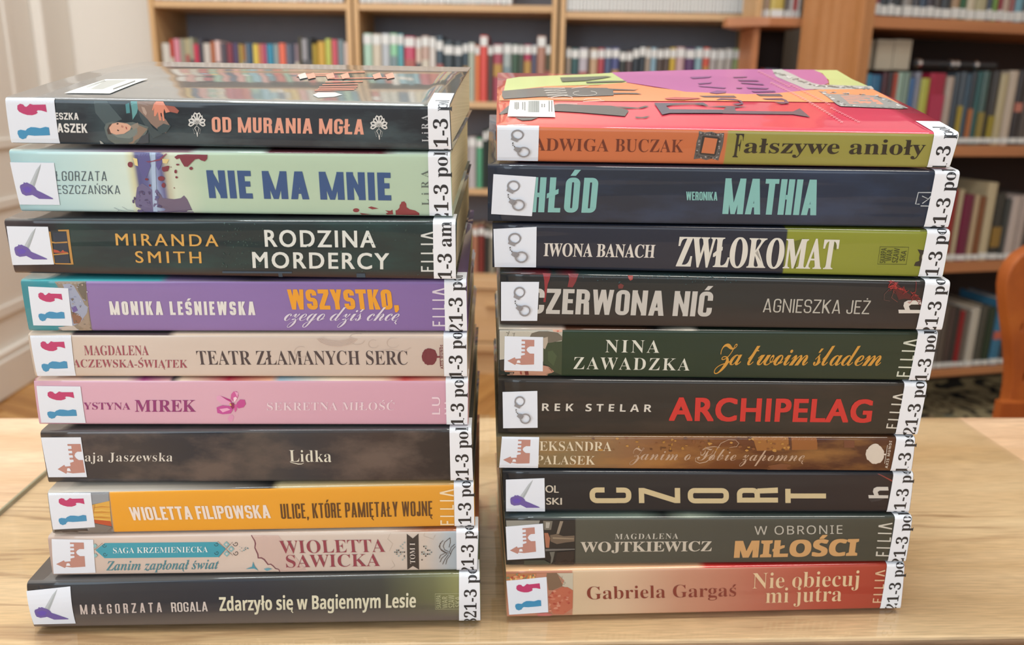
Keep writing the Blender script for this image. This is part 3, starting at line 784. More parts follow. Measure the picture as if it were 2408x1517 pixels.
def fr(b, stops):
    """(pixel x, hex) at mid height of the spine -> (u, hex)"""
    m = ((b._q[0][1]+b._q[3][1])/2, (b._q[1][1]+b._q[2][1])/2)
    out = []; lx = (b._q[0][0]+b._q[3][0])/2; rx = (b._q[1][0]+b._q[2][0])/2
    for x, c in stops:
        t = (x-lx)/(rx-lx); y = m[0]+(m[1]-m[0])*t; out.append((max(0, min(1, b.frac(x, y))), c))
    return out
for bs, qs in ((LB, LQ), (RB, RQ)):
    for b, q in zip(bs, qs): b._q = q
def mk(b, spine, cover, label, group, page=None, **kw):
    b.build('paperback_book', cover_mat(fr(b, spine), **kw), cover_mat(fr(b, cover), 'front_cover', .1, ior=1.75, coat=1.0), page, label, group)
GL = 'library books in the left stack'; GR = 'library books in the right stack'

# ---- left stack, top to bottom
b = LB[0]
mk(b, [(12,'2c3036'),(200,'30363c'),(240,'3c4a50'),(300,'30383e'),(330,'38464c'),(430,'2c3238'),(620,'3a4148'),(1058,'2a2e33')], [(12,'6c6e70'),(1058,'70746f')],  # front cover greyed: the reflected sheen is put into its base colour
   'black glossy paperback with salmon title between two white rosettes, topmost of left stack', GL, tint='55666a', tintamt=.5)
a = Art(b, 'spine_art', 'z1')
a.poly([(880,385),(1000,385),(1150,560),(1000,620),(900,500)], '46565a').poly([(1180,420),(1215,405),(1225,500),(1190,505)], '4a8a90').poly([(1225,388),(1295,388),(1300,440),(1290,500),(1250,565),(1240,470)], '5f9a9c')
a.poly([(1285,388),(1465,388),(1450,430),(1500,520),(1560,560),(1600,620),(1560,690),(1480,650),(1420,600),(1390,560),(1330,520),(1300,470)], '8a7468').poly([(1300,470),(1390,560),(1440,640),(1530,700),(1440,740),(1380,640),(1320,540)], '3e4c50')
a.poly([(1560,430),(1640,440),(1685,480),(1670,505),(1600,490),(1555,470)], 'a05a4c')
a.poly([(1465,388),(1530,390),(1555,430),(1600,490),(1560,500),(1545,460),(1540,500),(1550,572),(1535,575),(1520,500),(1510,500),(1520,570),(1500,570),(1485,490),(1465,530),(1450,530),(1450,450),(1440,480),(1432,470),(1445,420)], 'd98a70')
a.poly([(1330,440),(1360,450),(1385,500),(1375,525),(1350,500)], 'b09a8c').poly([(1480,640),(1540,600),(1610,620),(1570,680),(1500,700)], '3a4a4e')
a.poly([(1000,700),(985,640),(1000,600),(1060,580),(1190,590),(1250,585),(1310,600),(1400,630),(1380,690),(1310,760),(1270,795),(1080,795),(1020,750)], '5e6a68')
a.poly([(1010,660),(1030,610),(1090,590),(1190,592),(1100,640),(1060,700),(1020,700)], '4a3c38').poly([(1030,640),(1060,600),(1120,588),(1200,600),(1240,625),(1225,660),(1170,695),(1090,705),(1045,685)], 'd6a890')
a.poly([(1045,690),(1100,705),(1180,695),(1230,660),(1290,640),(1300,700),(1220,740),(1110,730)], '77827e').poly([(1230,620),(1300,590),(1310,630),(1260,660)], '8c8478').poly([(1300,610),(1390,650),(1330,720),(1250,790),(1210,790),(1270,700)], '8a7868').poly([(1330,720),(1400,690),(1400,780),(1330,795),(1290,780)], '3c444c')
a.poly([(1098,600),(1115,592),(1122,604),(1105,610)], '3a2c2a').poly([(1108,655),(1126,662),(1118,672),(1104,664)], '3a2c2a').poly([(1148,612),(1168,628),(1158,640),(1142,632)], 'b88070').poly([(1183,628),(1196,632),(1200,655),(1190,652)], 'a04a48')
a.poly([(940,760),(960,770),(975,795),(945,795)], 'a8b0ac').done()
def rosette(b, crop, cx, cy, k, top=False):
    a = Art(b, 'folk_rosette', crop, top); c = 'd8d8d4'
    for ang in (-72, -36, -12, 12, 36, 72, -108, 108):
        L = 95 if abs(ang) < 20 else 78
        r = R_(ang); ux, uy = math.sin(r), -math.cos(r); vx, vy = -uy, ux
        ex, ey = cx+ux*L*k, cy+uy*L*k*.95; wd = 13*k
        pts = [(cx+ux*22*k, cy+uy*22*k)]
        for t in range(9):
            q = R_(-100+200*t/8); pts.append((ex-ux*14*k+(ux*math.cos(q)+vx*math.sin(q))*15*k, ey-uy*14*k+(uy*math.cos(q)+vy*math.sin(q))*15*k))
        pts.append((cx+ux*30*k+vx*6*k, cy+uy*30*k+vy*6*k))
        a.strokes(pts, 12*k, c)
        a.poly(circ(ex+ux*9*k, ey+uy*9*k, 4*k, n=8), c)
    a.strokes(circ(cx, cy, 16*k, n=16), 6*k, c, closed=True).poly(circ(cx, cy, 7*k, n=10), c)
    a.strokes([(cx-22*k, cy+55*k), (cx, cy+30*k), (cx+22*k, cy+55*k), (cx+6*k, cy+110*k), (cx-22*k, cy+55*k)], 6*k, c)
    a.poly([(cx-5*k, cy+100*k), (cx+9*k, cy+100*k), (cx+9*k, cy+140*k), (cx+3*k, cy+140*k)], c)
    for q in range(4): a.poly(circ(cx-36*k+q*4*k, cy+(65+q*14)*k, 3*k, n=6), c); a.poly(circ(cx+36*k-q*3*k, cy+(65+q*14)*k, 3*k, n=6), c)
    a.done()
rosette(b, 'z1', 1853, 590, .95); rosette(b, 'z2', 1363, 617, .95)
block(b, 'author_lettering', 'ESZKA', 'z1', (524,562), (745,565), (518,497), 'dcdcd8', w=0.2, gap=0.1)
block(b, 'author_lettering', 'ASZEK', 'z1', (545,683), (828,688), (538,597), 'dcdcd8', w=0.2, gap=0.09)
block(b, 'title_lettering', 'OD MURANIA MGŁA', 'z2', (-200,680), (1222,703), (-206,537), 'df9f88', c1='z2', w=0.22, gap=0.12, h=0.16)
text(b, 'publisher_mark', 'LiRA', 'serifl', 'z2', (1830,772), (1824,520), (1768,772), 'b8bcc0', track=.25)
a = Art(b, 'cover_sticker', 'c5', True, eps=.0003); a.poly([(238,372),(735,377),(1150,216),(690,221)], 'e8e8e0'); a.poly([(520,330),(660,330),(930,228),(700,232)], 'b0b0aa')
for k in range(14): t = k/14; a.strokes([(480+t*200, 300-t*70), (500+t*200, 312-t*72)], 5, '9a9a96')
for k in range(12): t = k/12; a.strokes([(770+t*240, 330-t*88), (790+t*240, 322-t*88)], 9, '8a8a88')
a.done()
a = Art(b, 'cover_art', 'z2', True)
a.poly([(740,335),(790,310),(950,310),(1020,332),(940,352),(790,360)], 'c8ccc8')
for y0, x0, x1 in ((292,760,1130),(278,790,1150),(262,800,1160),(240,830,1165),(215,860,1210),(182,900,1500),(160,590,930),(145,600,900),(128,940,1230)):
    a.strokes([(x0, y0), (x1, y0-8)], 9, 'c87c66')
for x0 in (600, 680, 860, 1000, 1300, 1420): a.poly([(x0, 150), (x0+70, 128), (x0+90, 175), (x0+20, 190)], 'd89880' if x0 % 3 else 'c8c8c2')
a.done()
sticker(b, 'z1', [(50,352),(508,354),(565,795),(112,798)], 'pair')
class_label(b, 'z2', (1825,640), (1962,688), topwrap=.026)

b = LB[1]
mk(b, [(20,'a8cdd2'),(180,'bcd8d6'),(300,'cfe0d4'),(318,'d0cfa8'),(328,'5c5c8a'),(350,'6a6c98'),(362,'a8bdd0'),(372,'8c98bc'),(385,'62608c'),(395,'b9b49c'),(410,'ccd6c0'),(480,'b4cbb2'),(1060,'b0c6ae')], [(20,'b0cdc8'),(300,'7c6a80'),(450,'8a7078'),(470,'b8c8c0'),(620,'b8ccc0'),(640,'5c3038'),(900,'5c2c34'),(940,'a8bcb0'),(1060,'b8c8b8')],
   'pale mint paperback with large navy block title and dark red splashes', GL, noise=.05)
a = Art(b, 'spine_art', 'z1'); pu = '5a4a68'
a.poly([(1290,1200),(1340,1160),(1400,1200),(1480,1260),(1500,1435),(1290,1430),(1270,1340)], '6a6488').poly([(1485,1245),(1510,1260),(1530,1300),(1640,1310),(1700,1300),(1730,1275),(1760,1310),(1800,1400),(1820,1445),(1490,1440)], '6c6076')
a.poly([(1300,880),(1400,870),(1420,1000),(1380,1100),(1340,1100),(1300,1000)], '5c5a8e').poly([(1470,880),(1530,890),(1530,960),(1490,1040),(1470,1000)], '5e5890').poly([(1425,870),(1460,870),(1470,1200),(1480,1430),(1440,1430),(1430,1100)], 'a8bcd6')
a.poly([(1250,920),(1290,930),(1300,1000),(1270,990)], 'e0cf90').poly([(1525,930),(1590,935),(1570,975),(1530,970)], 'd8c48a')
for q in range(26):
    x = random.uniform(1240, 1500); y = random.uniform(1230, 1430); a.poly(circ(x, y, random.uniform(8, 22), random.uniform(8, 20), 7, jag=.4), random.choice(('4e4468', '6c648a', '5a5a88')))
a.strokes([(1075,1390),(1120,1410),(1200,1432)], 4, '8898a0').strokes([(1120,1410),(1100,1435)], 3, '8898a0').strokes([(1150,1380),(1200,1410),(1260,1420)], 3, '8898a0')
rd = '7c3440'
a.poly([(1640,915),(1672,893),(1750,888),(1950,893),(1948,930),(1925,955),(1890,945),(1870,930),(1835,935),(1800,968),(1765,1005),(1735,1003),(1710,965),(1690,925),(1660,935)], rd)
for x, y, rx, ry in ((1227,985,25,27),(1798,1020,17,15),(1653,1050,12,18),(1662,1103,12,11),(1518,1115,32,22),(1540,1178,18,23),(1413,1180,9,11),(1382,1122,15,11),(1672,985,16,8),(1610,1008,5,5),(1640,1203,5,6)): a.poly(circ(x, y, rx, ry, 12, jag=.08), rd)
a.poly([(1525,1010),(1580,995),(1597,1000),(1580,1045),(1540,1052),(1525,1035)], rd)
a.poly([(1370,955),(1430,950),(1500,930),(1560,880),(1570,885),(1510,945),(1400,965)], '84445a')
a.done()
a = Art(b, 'splash_art', 'z2')
a.poly(circ(1148,1414,30,19,12), '8a3c40').poly([(1258,1388),(1290,1378),(1360,1398),(1300,1406)], '8a3c40').poly([(1180,1440),(1290,1458),(1200,1462)], '8a3c40').poly([(1420,1415),(1470,1420),(1490,1408),(1495,1455),(1440,1460),(1425,1445),(1450,1435)], '8a3c40')
a.poly([(1520,1462),(1518,1415),(1535,1412),(1555,1390),(1558,1365),(1572,1345),(1572,1335),(1600,1330),(1618,1350),(1622,1385),(1650,1405),(1700,1415),(1740,1440),(1742,1465)], '8a3c40').done()
block(b, 'author_lettering', 'ŁGORZATA', 'z1', (532,1137), (1007,1138), (528,1047), '4a5a64', w=0.095, gap=0.19)
block(b, 'author_lettering', 'ESZCZAŃSKA', 'z1', (545,1260), (1132,1262), (538,1178), '4a5a64', w=0.095, gap=0.17)
block(b, 'title_lettering', 'NIE MA MNIE', 'z2', (-228,1299), (1480,1322), (-258,1038), '375482', w=0.245, gap=0.1, h=0.19)
text(b, 'publisher_mark', 'LiRA', 'serifl', 'z2', (1832,1368), (1824,1040), (1766,1368), '5c6860', track=.35)
sticker(b, 'z1', [(100,963),(512,968),(567,1363),(190,1360)], 'knife')
class_label(b, 'z2', (1830,1200), (1965,1298))

b = LB[2]
mk(b, [(9,'3a3236'),(120,'322c30'),(170,'2e3c3a'),(250,'2a3436'),(600,'2a3638'),(1074,'2c3a3a')], [(9,'32343a'),(1074,'3c4444')],
   'dark green-black paperback with gold author name and wide white two-line title', GL, tint='2e4a48', tintamt=.6, vgrad=('40302e', .02, .18))
a = Art(b, 'spine_art', 'z3')
a.poly([(475,175),(600,170),(625,450),(495,450)], '2a3442').poly([(480,325),(520,335),(545,350),(565,330),(580,345),(610,350),(605,360),(485,355)], 'b0503a')
for q in ([(440,165),(455,170),(495,455),(478,455)], [(595,160),(618,152),(660,462),(638,458)], [(520,152),(618,150),(620,165),(525,165)], [(450,250),(500,262),(605,255),(606,268),(500,272),(455,268)], [(480,368),(615,355),(617,367),(482,378)], [(495,448),(640,450),(650,462),(500,458)]): a.poly(q, 'b88a48')
a.done()
a = Art(b, 'leaf_art', 'z4')
for k in range(90):
    x = random.choice((random.uniform(-120, 260), random.uniform(-100, 240), random.uniform(600, 1650))); y = random.uniform(85, 560); r = random.uniform(4, 13); t = random.uniform(0, 6.3)
    a.poly([(x+r*math.cos(t), y+r*math.sin(t)), (x+r*.45*math.cos(t+1.6), y+r*.45*math.sin(t+1.6)), (x-r*math.cos(t), y-r*math.sin(t)), (x+r*.45*math.cos(t-1.6), y+r*.45*math.sin(t-1.6))], random.choice(('34504c', '3c5a56', '2f4642')))
a.poly([(-100,520),(520,525),(520,540),(-100,538)], '34485a').poly([(1095,540),(1170,540),(1175,580),(1095,580)], '34485a').poly([(395,530),(430,530),(435,580),(400,580)], '34485a')
a.done()
text(b, 'author_lettering', 'MIRANDA', 'geo', 'z3', (1042,290), (1950,300), (1032,185), 'd0a050', track=.16, bold=.02)
text(b, 'author_lettering', 'SMITH', 'geo', 'z3', (1217,445), (1800,450), (1208,342), 'd0a050', track=.16, bold=.02)
text(b, 'title_lettering', 'RODZINA', 'geo', 'z4', (285,300), (1262,308), (275,155), 'd8dcd6', track=.1, bold=.03, boldy=.015)
text(b, 'title_lettering', 'MORDERCY', 'geo', 'z4', (175,490), (1380,502), (168,350), 'd8dcd6', track=.1, bold=.03, boldy=.015)
filia(b, 'z4', (1786,525), (1786,165), (1670,525), 'd0d4d0')
sticker(b, 'z3', [(63,120),(432,125),(487,460),(118,465)], 'knife')
class_label(b, 'z4', (1780,350), (1900,478), '821-3 am', right=(1985,350))

b = LB[3]
mk(b, [(48,'3f8f9a'),(118,'3a8c98'),(140,'4b939c'),(146,'8a8078'),(195,'8a7c70'),(204,'7a7468'),(209,'7a6c66'),(209,'8c74a8'),(560,'8a72aa'),(1098,'7e669e')], [(48,'48b8c0'),(380,'3e9ca4'),(400,'78688e'),(600,'3a3440'),(1000,'7a6290'),(1098,'7a6290')],
   'lilac paperback with teal end and orange and white script title', GL, noise=.05)
a = Art(b, 'spine_art', 'z3')
a.poly([(485,615),(765,612),(820,1055),(510,1058),(600,1000),(640,800)], '8e8272').poly([(560,640),(620,632),(660,650),(690,700),(735,770),(760,820),(788,840),(780,890),(740,960),(700,1050),(560,1058),(520,1030),(640,1010),(650,900),(620,760)], '9aa2b8')
a.poly([(640,880),(700,900),(735,940),(720,985),(660,990)], '8a6450').poly([(640,840),(680,830),(700,870),(660,890)], '6c5c98').poly([(700,1000),(790,880),(815,1055),(690,1058)], '9c8c7c').poly([(690,640),(765,615),(775,790),(740,760),(700,690)], '6c6458').poly([(520,1020),(660,1005),(700,1055),(560,1058)], 'c0b8b0')
for k in range(30): x = random.uniform(620, 800); y = random.uniform(640, 1040); a.poly(circ(x, y, random.uniform(4, 12), random.uniform(3, 9), 6, jag=.4), random.choice(('b4b8c8', '746a60', 'a89888', '8890b0')))
a.done()
block(b, 'author_lettering', 'MONIKA LEŚNIEWSKA', 'z3', (990,910), (2281,912), (975,788), 'dddcd8', w=0.2, gap=0.17)
block(b, 'title_lettering', 'WSZYSTKO,', 'z4', (500,862), (1475,862), (472,683), 'e29c2e', w=0.22, gap=0.07)
text(b, 'subtitle_lettering', 'czego dziś chcę', 'scriptl', 'z4', (445,962), (1462,962), (480,832), 'd6d0de', track=-.05, eps=.00026)
filia(b, 'z4', (1888,1012), (1888,668), (1772,1012), 'd4ccd8')
sticker(b, 'z3', [(255,657),(612,673),(652,1008),(303,1003)], 'pair')
class_label(b, 'z4', (1880,830), (1997,865))

b = LB[4]
mk(b, [(65,'c8b8a8'),(300,'d0c2b6'),(700,'cbbcb0'),(1099,'c4b4a8')], [(65,'d8c4b0'),(170,'ddc8b4'),(180,'4a3a40'),(400,'4a3c40'),(420,'e0ccb4'),(1099,'e0ccb8')],
   'beige paperback with maroon author name and thin black serif title', GL, noise=.07)
a = Art(b, 'spine_art', 'z4'); c = 'bfaea2'
for cx, cy, r in ((1245,1170,45),(1420,1160,55),(1100,1120,70),(600,1240,60)): a.strokes(circ(cx, cy, r, r*.8, 16, 20, 300), 5, c)
for k in range(5): a.strokes(circ(920, 1090, 190-k*14, 100-k*12, 14, 20, 160), 7, 'c4b0a4')
a.strokes([(1300,1230),(1400,1215),(1500,1240),(1580,1200)], 4, c).done()
text(b, 'author_lettering', 'MAGDALENA', 'serifl', 'z3', (757,1270), (1330,1270), (748,1185), '9a4858')
text(b, 'author_lettering', 'ACZEWSKA-ŚWIĄTEK', 'serifl', 'z3', (655,1378), (1675,1382), (652,1308), '9a4858')
text(b, 'title_lettering', 'TEATR ZŁAMANYCH SERC', 'serifl', 'z3', (1768,1355), (3638,1355), (1750,1232), '453c40', c1='z3')
def tree_logo(b, crop, cx, cy, rx, ry, tr, col, ln, txt):
    a = Art(b, 'publisher_mark', crop)
    a.poly(circ(cx, cy, rx, ry, 26, jag=.09), col)
    for k in range(7): t = k*.9; a.poly(circ(cx+rx*.8*math.cos(t), cy+ry*.8*math.sin(t), rx*.26, ry*.24, 9, jag=.15), col)
    a.poly([(cx+rx*.8, cy-8), (tr, cy-5), (tr, cy+7), (cx+rx*.8, cy+12)], col); a.strokes(ln, 5, col); a.done()
    text(b, 'publisher_mark_lettering', 'AXIS MUNDI', 'sansb', crop, *txt, col, track=.1)
tree_logo(b, 'z4', 1745, 1282, 66, 76, 1840, '70303a', [(1836,1200),(1842,1370)], ((1868,1392),(1863,1178),(1845,1392)))
sticker(b, 'z3', [(270,1095),(635,1092),(678,1455),(335,1458)], 'pair')
class_label(b, 'z4', (1873,1300), (1997,1375))

b = LB[5]
mk(b, [(79,'d4a8ba'),(500,'d6aaba'),(1102,'cc9db0')], [(79,'8c2850'),(95,'e8c8b8'),(300,'ecd0c0'),(340,'a84880'),(400,'d8a0a0'),(410,'484048'),(430,'f0d8c0'),(540,'b03048'),(640,'e8b090'),(660,'98b8c8'),(780,'f0e0c8'),(900,'e8c8b0'),(950,'c04848'),(1102,'e0b8a0')],
   'pink paperback with a magenta blossom between author name and pale title', GL, noise=.03)
a = Art(b, 'flower_art', 'z5')
a.poly([(1860,400),(1885,395),(1900,420),(1885,455),(1860,462),(1842,435)], 'd898b8').poly([(1745,235),(1770,225),(1840,250),(1880,295),(1850,310),(1790,305),(1745,260)], 'dca0c0').poly([(1780,228),(1870,262),(1885,292),(1830,262)], 'b03880')
a.poly([(1875,215),(1895,190),(1925,188),(1940,225),(1925,260),(1900,282),(1870,255)], 'c85c98').poly([(1895,245),(1915,235),(1928,250),(1910,278),(1898,280)], 'ecd0dc').poly([(1905,190),(1938,200),(1930,240)], 'e0a0c4')
a.poly([(1925,290),(1955,260),(1995,262),(2005,300),(1985,330),(1940,340),(1925,320)], 'c04c90').poly([(1890,310),(1930,300),(1925,350),(1910,375),(1900,340)], 'c85898')
a.poly([(1745,330),(1800,312),(1870,320),(1895,345),(1870,385),(1800,392),(1752,380)], 'c05098').poly([(1770,345),(1840,335),(1870,350),(1800,375)], 'e4a8c8').poly([(1865,290),(1900,290),(1905,330),(1885,345),(1870,320)], '8c2858').poly([(1858,295),(1870,292),(1880,312),(1872,318)], 'd8b060')
a.done()
text(b, 'author_lettering', 'YSTYNA', 'serifl', 'z5', (560,350), (975,352), (558,288), '8c3470')
text(b, 'author_lettering', 'MIREK', 'serif', 'z5', (1018,370), (1560,370), (1015,266), '8c3470')
text(b, 'title_lettering', 'SEKRETNA MIŁOŚĆ', 'serifl', 'z6', (298,358), (1432,355), (297,288), 'e2ccd4', track=.02)
text(b, 'publisher_mark', 'LU', 'geo', 'z6', (1840,392), (1840,240), (1768,392), 'e4ccd6', track=.12, bold=.03)
text(b, 'publisher_mark', 'NA', 'geo', 'z6', (1950,392), (1950,262), (1880,392), 'e4ccd6', track=.12, bold=.03)
sticker(b, 'z5', [(140,140),(532,145),(578,470),(183,467)], 'pair')
class_label(b, 'z6', (1893,300), (2012,395))

b = LB[6]
mk(b, [(94,'2c2a2c'),(200,'3c383a'),(300,'403c3c'),(520,'2a2e36'),(600,'4a4644'),(700,'3c3c40'),(900,'433a38'),(1110,'2c2a2a')], [(94,'4a4648'),(1110,'3c4044')],
   'charcoal paperback with blurred smoky photo and small cream serif lettering', GL, tint='6a5c54', tintamt=.8, nscale=(9, 9, 16))
text(b, 'author_lettering', 'aja Jaszewska', 'serifl', 'z5', (572,812), (1352,812), (572,735), 'd4d0c6', track=.03)
text(b, 'title_lettering', 'Lidka', 'serifl', 'z6', (500,815), (872,818), (494,712), 'd6d4c4', track=.02)
Art(b, 'title_swash', 'z6').strokes([(505,820),(540,828),(575,836),(605,836),(625,826)], [4, 7, 9, 7, 3], 'd6d4c4').done()
sticker(b, 'z5', [(180,600),(535,598),(590,952),(248,953)], 'castle', (.20, .08))
class_label(b, 'z6', (1928,770), (2052,845))

b = LB[7]
mk(b, [(111,'8c8880'),(216,'8c8a88'),(216,'8a8684'),(262,'8a8684'),(262,'e4a132'),(700,'e2a038'),(1066,'d99a38'),(1115,'d29434')], [(111,'c8c0b4'),(350,'b8b0a4'),(640,'303030'),(660,'c8b890'),(1115,'c8a060')],
   'orange paperback with white block author name and narrow brown title', GL, noise=.03)
a = Art(b, 'spine_art', 'z5')
a.poly([(600,1100),(780,1090),(785,1170),(635,1195)], '8e949a').poly([(635,1200),(680,1190),(790,1165),(808,1385),(640,1360)], 'd8a84c').poly([(640,1330),(800,1345),(810,1392),(650,1362)], 'b85030')
for k, y in enumerate((1225,1250,1268,1290,1310,1325)): a.strokes([(640, y), (720, y-8+k*2), (798, y-4+k*3)], [4, 7, 3], ('c07830', 'ecc468')[k % 2])
a.poly([(650,1365),(812,1395),(820,1460),(300,1462),(290,1440),(600,1430)], '77716c').poly([(300,1425),(590,1415),(600,1460),(300,1462)], '443c3a').poly([(635,1205),(660,1200),(640,1330)], 'c89858')
a.done()
block(b, 'author_lettering', 'WIOLETTA FILIPOWSKA', 'z5', (990,1338), (2230,1318), (958,1220), 'e6dad0', w=0.17, gap=0.07)
block(b, 'title_lettering', 'ULICE, KTÓRE PAMIĘTAŁY WOJNĘ', 'z6', (425,1325), (1772,1298), (412,1192), '5e4024', w=0.105, gap=0.07)
filia(b, 'z6', (1964,1383), (1960,1060), (1842,1383), 'ecd8b4')
sticker(b, 'z5', [(240,1095),(622,1095),(662,1398),(288,1420)], 'pair')
class_label(b, 'z6', (1965,1200), (2075,1275))

b = LB[8]
mk(b, [(112,'c0aaa0'),(200,'cdbcb0'),(590,'d2c2b6'),(1000,'c8bcb0'),(1060,'a8b4bc'),(1126,'a0b0bc')], [(112,'ccb8ac'),(900,'d0c4b8'),(1000,'a06848'),(1126,'b06848')],
   'cream parchment-pattern paperback with turquoise banner and maroon serif author name', GL, noise=.06)
a = Art(b, 'banner_art', 'z7'); tq = '3a9aae'
a.poly([(703,252),(790,187),(1850,177),(1932,241),(1865,318),(790,328)], tq)
def spiral(a, cx, cy, s, sg, col, w_):
    a.strokes([(cx+sg*s*math.cos(q*.55)*(1-q/15), cy+s*math.sin(q*.55)*(1-q/15)) for q in range(13)], w_, col)
for cx, cy, sg in ((785,208,1),(793,290,1),(1845,196,-1),(1848,276,-1)): spiral(a, cx, cy, 22, sg, '2c5058', 5)
for cx, cy, sg in ((2026,192,-1),(2030,278,-1)): spiral(a, cx, cy, 26, sg, '5c5450', 6)
for cx, cy in ((1938,198),(1984,240),(1942,284)):
    a.poly([(cx, cy-30), (cx+30, cy), (cx, cy+30), (cx-30, cy)], '84b0b4'); a.poly([(cx, cy-13), (cx+13, cy), (cx, cy+13), (cx-13, cy)], 'ccc4bc')
for x0, y0, x1, y1 in ((700,245,775,180),(1860,170,1935,240),(1935,240,2000,170),(1870,315,1935,240),(1935,240,2005,305)):
    for k in range(9): t = k/9; a.poly(circ(x0+(x1-x0)*t, y0+(y1-y0)*t, 4, n=4), '5c5450')
for cx, cy in ((700,210),(705,300)): a.poly([(cx, cy-22), (cx+22, cy), (cx, cy+22), (cx-20, cy)], '88b4b8')
for k in range(26): t = random.random(); y = random.uniform(-1, 1)*(1-t)*42; a.poly(circ(2060+t*90, 235+y, 4, n=4), random.choice(('5c5450', '74a8b0', '74a8b0')))
a.poly([(2190,360),(2205,405),(2240,445),(2200,425),(2120,430),(2180,410)], '4a94a8').poly([(2290,430),(2330,420),(2370,430),(2320,448)], '6aa4b4')
a.done()
a = Art(b, 'spine_art', 'z8')
a.poly([(162,112),(420,115),(700,460),(435,468),(430,436),(375,402),(325,384),(285,338),(235,328),(203,232),(200,180)], 'c8b0a6')
a.strokes([(164,112),(198,165),(205,190),(200,230),(228,290),(232,325),(262,325),(288,340),(325,388),(350,385),(372,402),(395,428),(425,436),(434,466)], [8,12,14,12,14,16,14,14,14,12,12,10,10,8], '7c5058')
a.strokes([(1480,90),(1450,150),(1500,190),(1470,260)], 3, 'b8aca0').strokes([(1490,350),(1520,400),(1480,430)], 3, 'b8aca0').strokes([(1800,90),(1790,120),(1880,150),(1900,110)], 3, 'b8aca0')
a.poly([(1632,100),(1688,143),(1742,98),(1748,440),(1690,402),(1637,440)], '3a3634')
for sg, xc in ((-1, 1610), (1, 1775)):
    for k in range(26):
        i = random.randint(0, 5); j = random.randint(-5+i, 5-i); a.poly([(xc+sg*i*18-6, 270+j*18-6), (xc+sg*i*18+6, 270+j*18-6), (xc+sg*i*18+6, 270+j*18+6), (xc+sg*i*18-6, 270+j*18+6)], ('4c4846', '98a8a8')[(i+j) % 2])
bk = '4c4440'
for p in ([(2040,135),(1990,175),(1975,215),(1990,250),(2030,265)], [(2040,135),(2042,180),(2030,225)], [(1975,160),(1945,190),(1945,235),(1990,268),(2030,280)], [(1955,185),(1935,215),(1960,255),(2010,285)], [(2085,195),(2050,225),(2035,270),(2045,290)], [(2090,215),(2060,250),(2040,300)], [(1990,280),(1950,300),(1938,330)], [(2010,285),(1960,330),(1945,365)], [(2025,290),(1990,340),(1970,385)], [(2040,300),(2010,340),(2000,385)]): a.strokes(p, 5, bk)
a.done()
text(b, 'series_lettering', 'SAGA KRZEMIENIECKA', 'serifl', 'z7', (872,280), (1765,270), (870,228), 'dce8e8', eps=.0003)
text(b, 'title_lettering', 'Zanim zapłonął świat', 'bi', 'z7', (805,445), (1862,430), (810,358), '4a8490')
text(b, 'author_lettering', 'WIOLETTA', 'serifl', 'z8', (440,282), (1430,268), (425,165), '8e404e', eps=.0003)
text(b, 'author_lettering', 'SAWICKA', 'serifl', 'z8', (497,417), (1380,403), (490,300), '8e404e', eps=.0003)
text(b, 'volume_lettering', 'TOM I', 'serifl', 'z8', (1712,375), (1709,180), (1665,375), 'd4ccc4', eps=.0006)
sticker(b, 'z7', [(290,150),(683,155),(705,465),(310,475)], 'castle')
class_label(b, 'z8', (2100,250), (2222,298))

b = LB[9]
mk(b, [(63,'2e3034'),(600,'30343c'),(900,'40423e'),(1020,'6a6c4e'),(1080,'8a8c5e'),(1131,'8c8c60')], [(63,'4a4a4c'),(900,'4c4c4a'),(1129,'8a8c60')],
   'black paperback fading to olive, cream one-line title, lowest book of the left stack', GL, noise=.08, vgrad=('6a605a', .1, .55))
block(b, 'author_lettering', 'MAŁGORZATA', 'z7', (575,845), (1340,822), (567,752), 'cabdb6', w=0.14, gap=0.30)
block(b, 'author_lettering', 'ROGALA', 'z7', (1430,822), (1770,815), (1423,730), 'd2c8c0', w=0.135, gap=0.09)
text(b, 'title_lettering', 'Zdarzyło się w Bagiennym Lesie', 'sansb', 'z7', (1882,812), (3724,778), (1875,682), 'dad6bc', bold=.01)
def skarpa(b, crop, box_, words, col):
    a = Art(b, 'publisher_mark', crop); a.strokes(box_, 5, col, closed=True); a.done()
    for t, q in zip(('SKARPA', 'WAR', 'SZAW', 'SKA'), words): text(b, 'publisher_mark_lettering', t, 'sansb', crop, *q, col)
skarpa(b, 'z8', [(1900,652),(2140,648),(2145,795),(1903,797)], (((1957,787),(1955,662),(1912,787)), ((2018,787),(2016,672),(1968,787)), ((2082,782),(2080,660),(2026,782)), ((2140,775),(2138,672),(2090,775))), 'a8a882')
sticker(b, 'z7', [(60,630),(470,590),(522,937),(128,947)], 'knife')
class_label(b, 'z8', (2125,700), (2248,705))

# ---- right stack, top to bottom
b = RB[0]
mk(b, [(1167,'c8724a'),(1705,'c2704a'),(1705,'96904a'),(2255,'96924c')], [(1167,'e87868'),(1500,'e85868'),(1700,'e04c60'),(2257,'e05068')],
   'thin orange and olive paperback with bright red cover facing up, topmost of the right stack', GR, noise=.03, coat=.6)
a = Art(b, 'cover_art', 'c6', True)
a.poly([(60,365),(640,365),(1300,372),(2405,370),(2405,265),(2050,270),(1700,230),(1340,170),(1100,205),(560,215),(110,265),(70,320)], 'ec9468')
a.poly([(110,268),(560,215),(1100,200),(1420,175),(1245,75),(270,118),(140,140)], 'c2ca88')
a.done()
a = Art(b, 'cover_art', 'c7', True, eps=.00014)
a.poly([(-720,70),(200,42),(700,36),(1430,42),(1530,120),(1555,180),(1400,250),(1000,290),(700,300),(60,275),(-560,175)], 'b86c9c')
a.poly([(1400,46),(1640,46),(2000,230),(1560,200),(1555,150),(1490,80)], 'c2ca88')
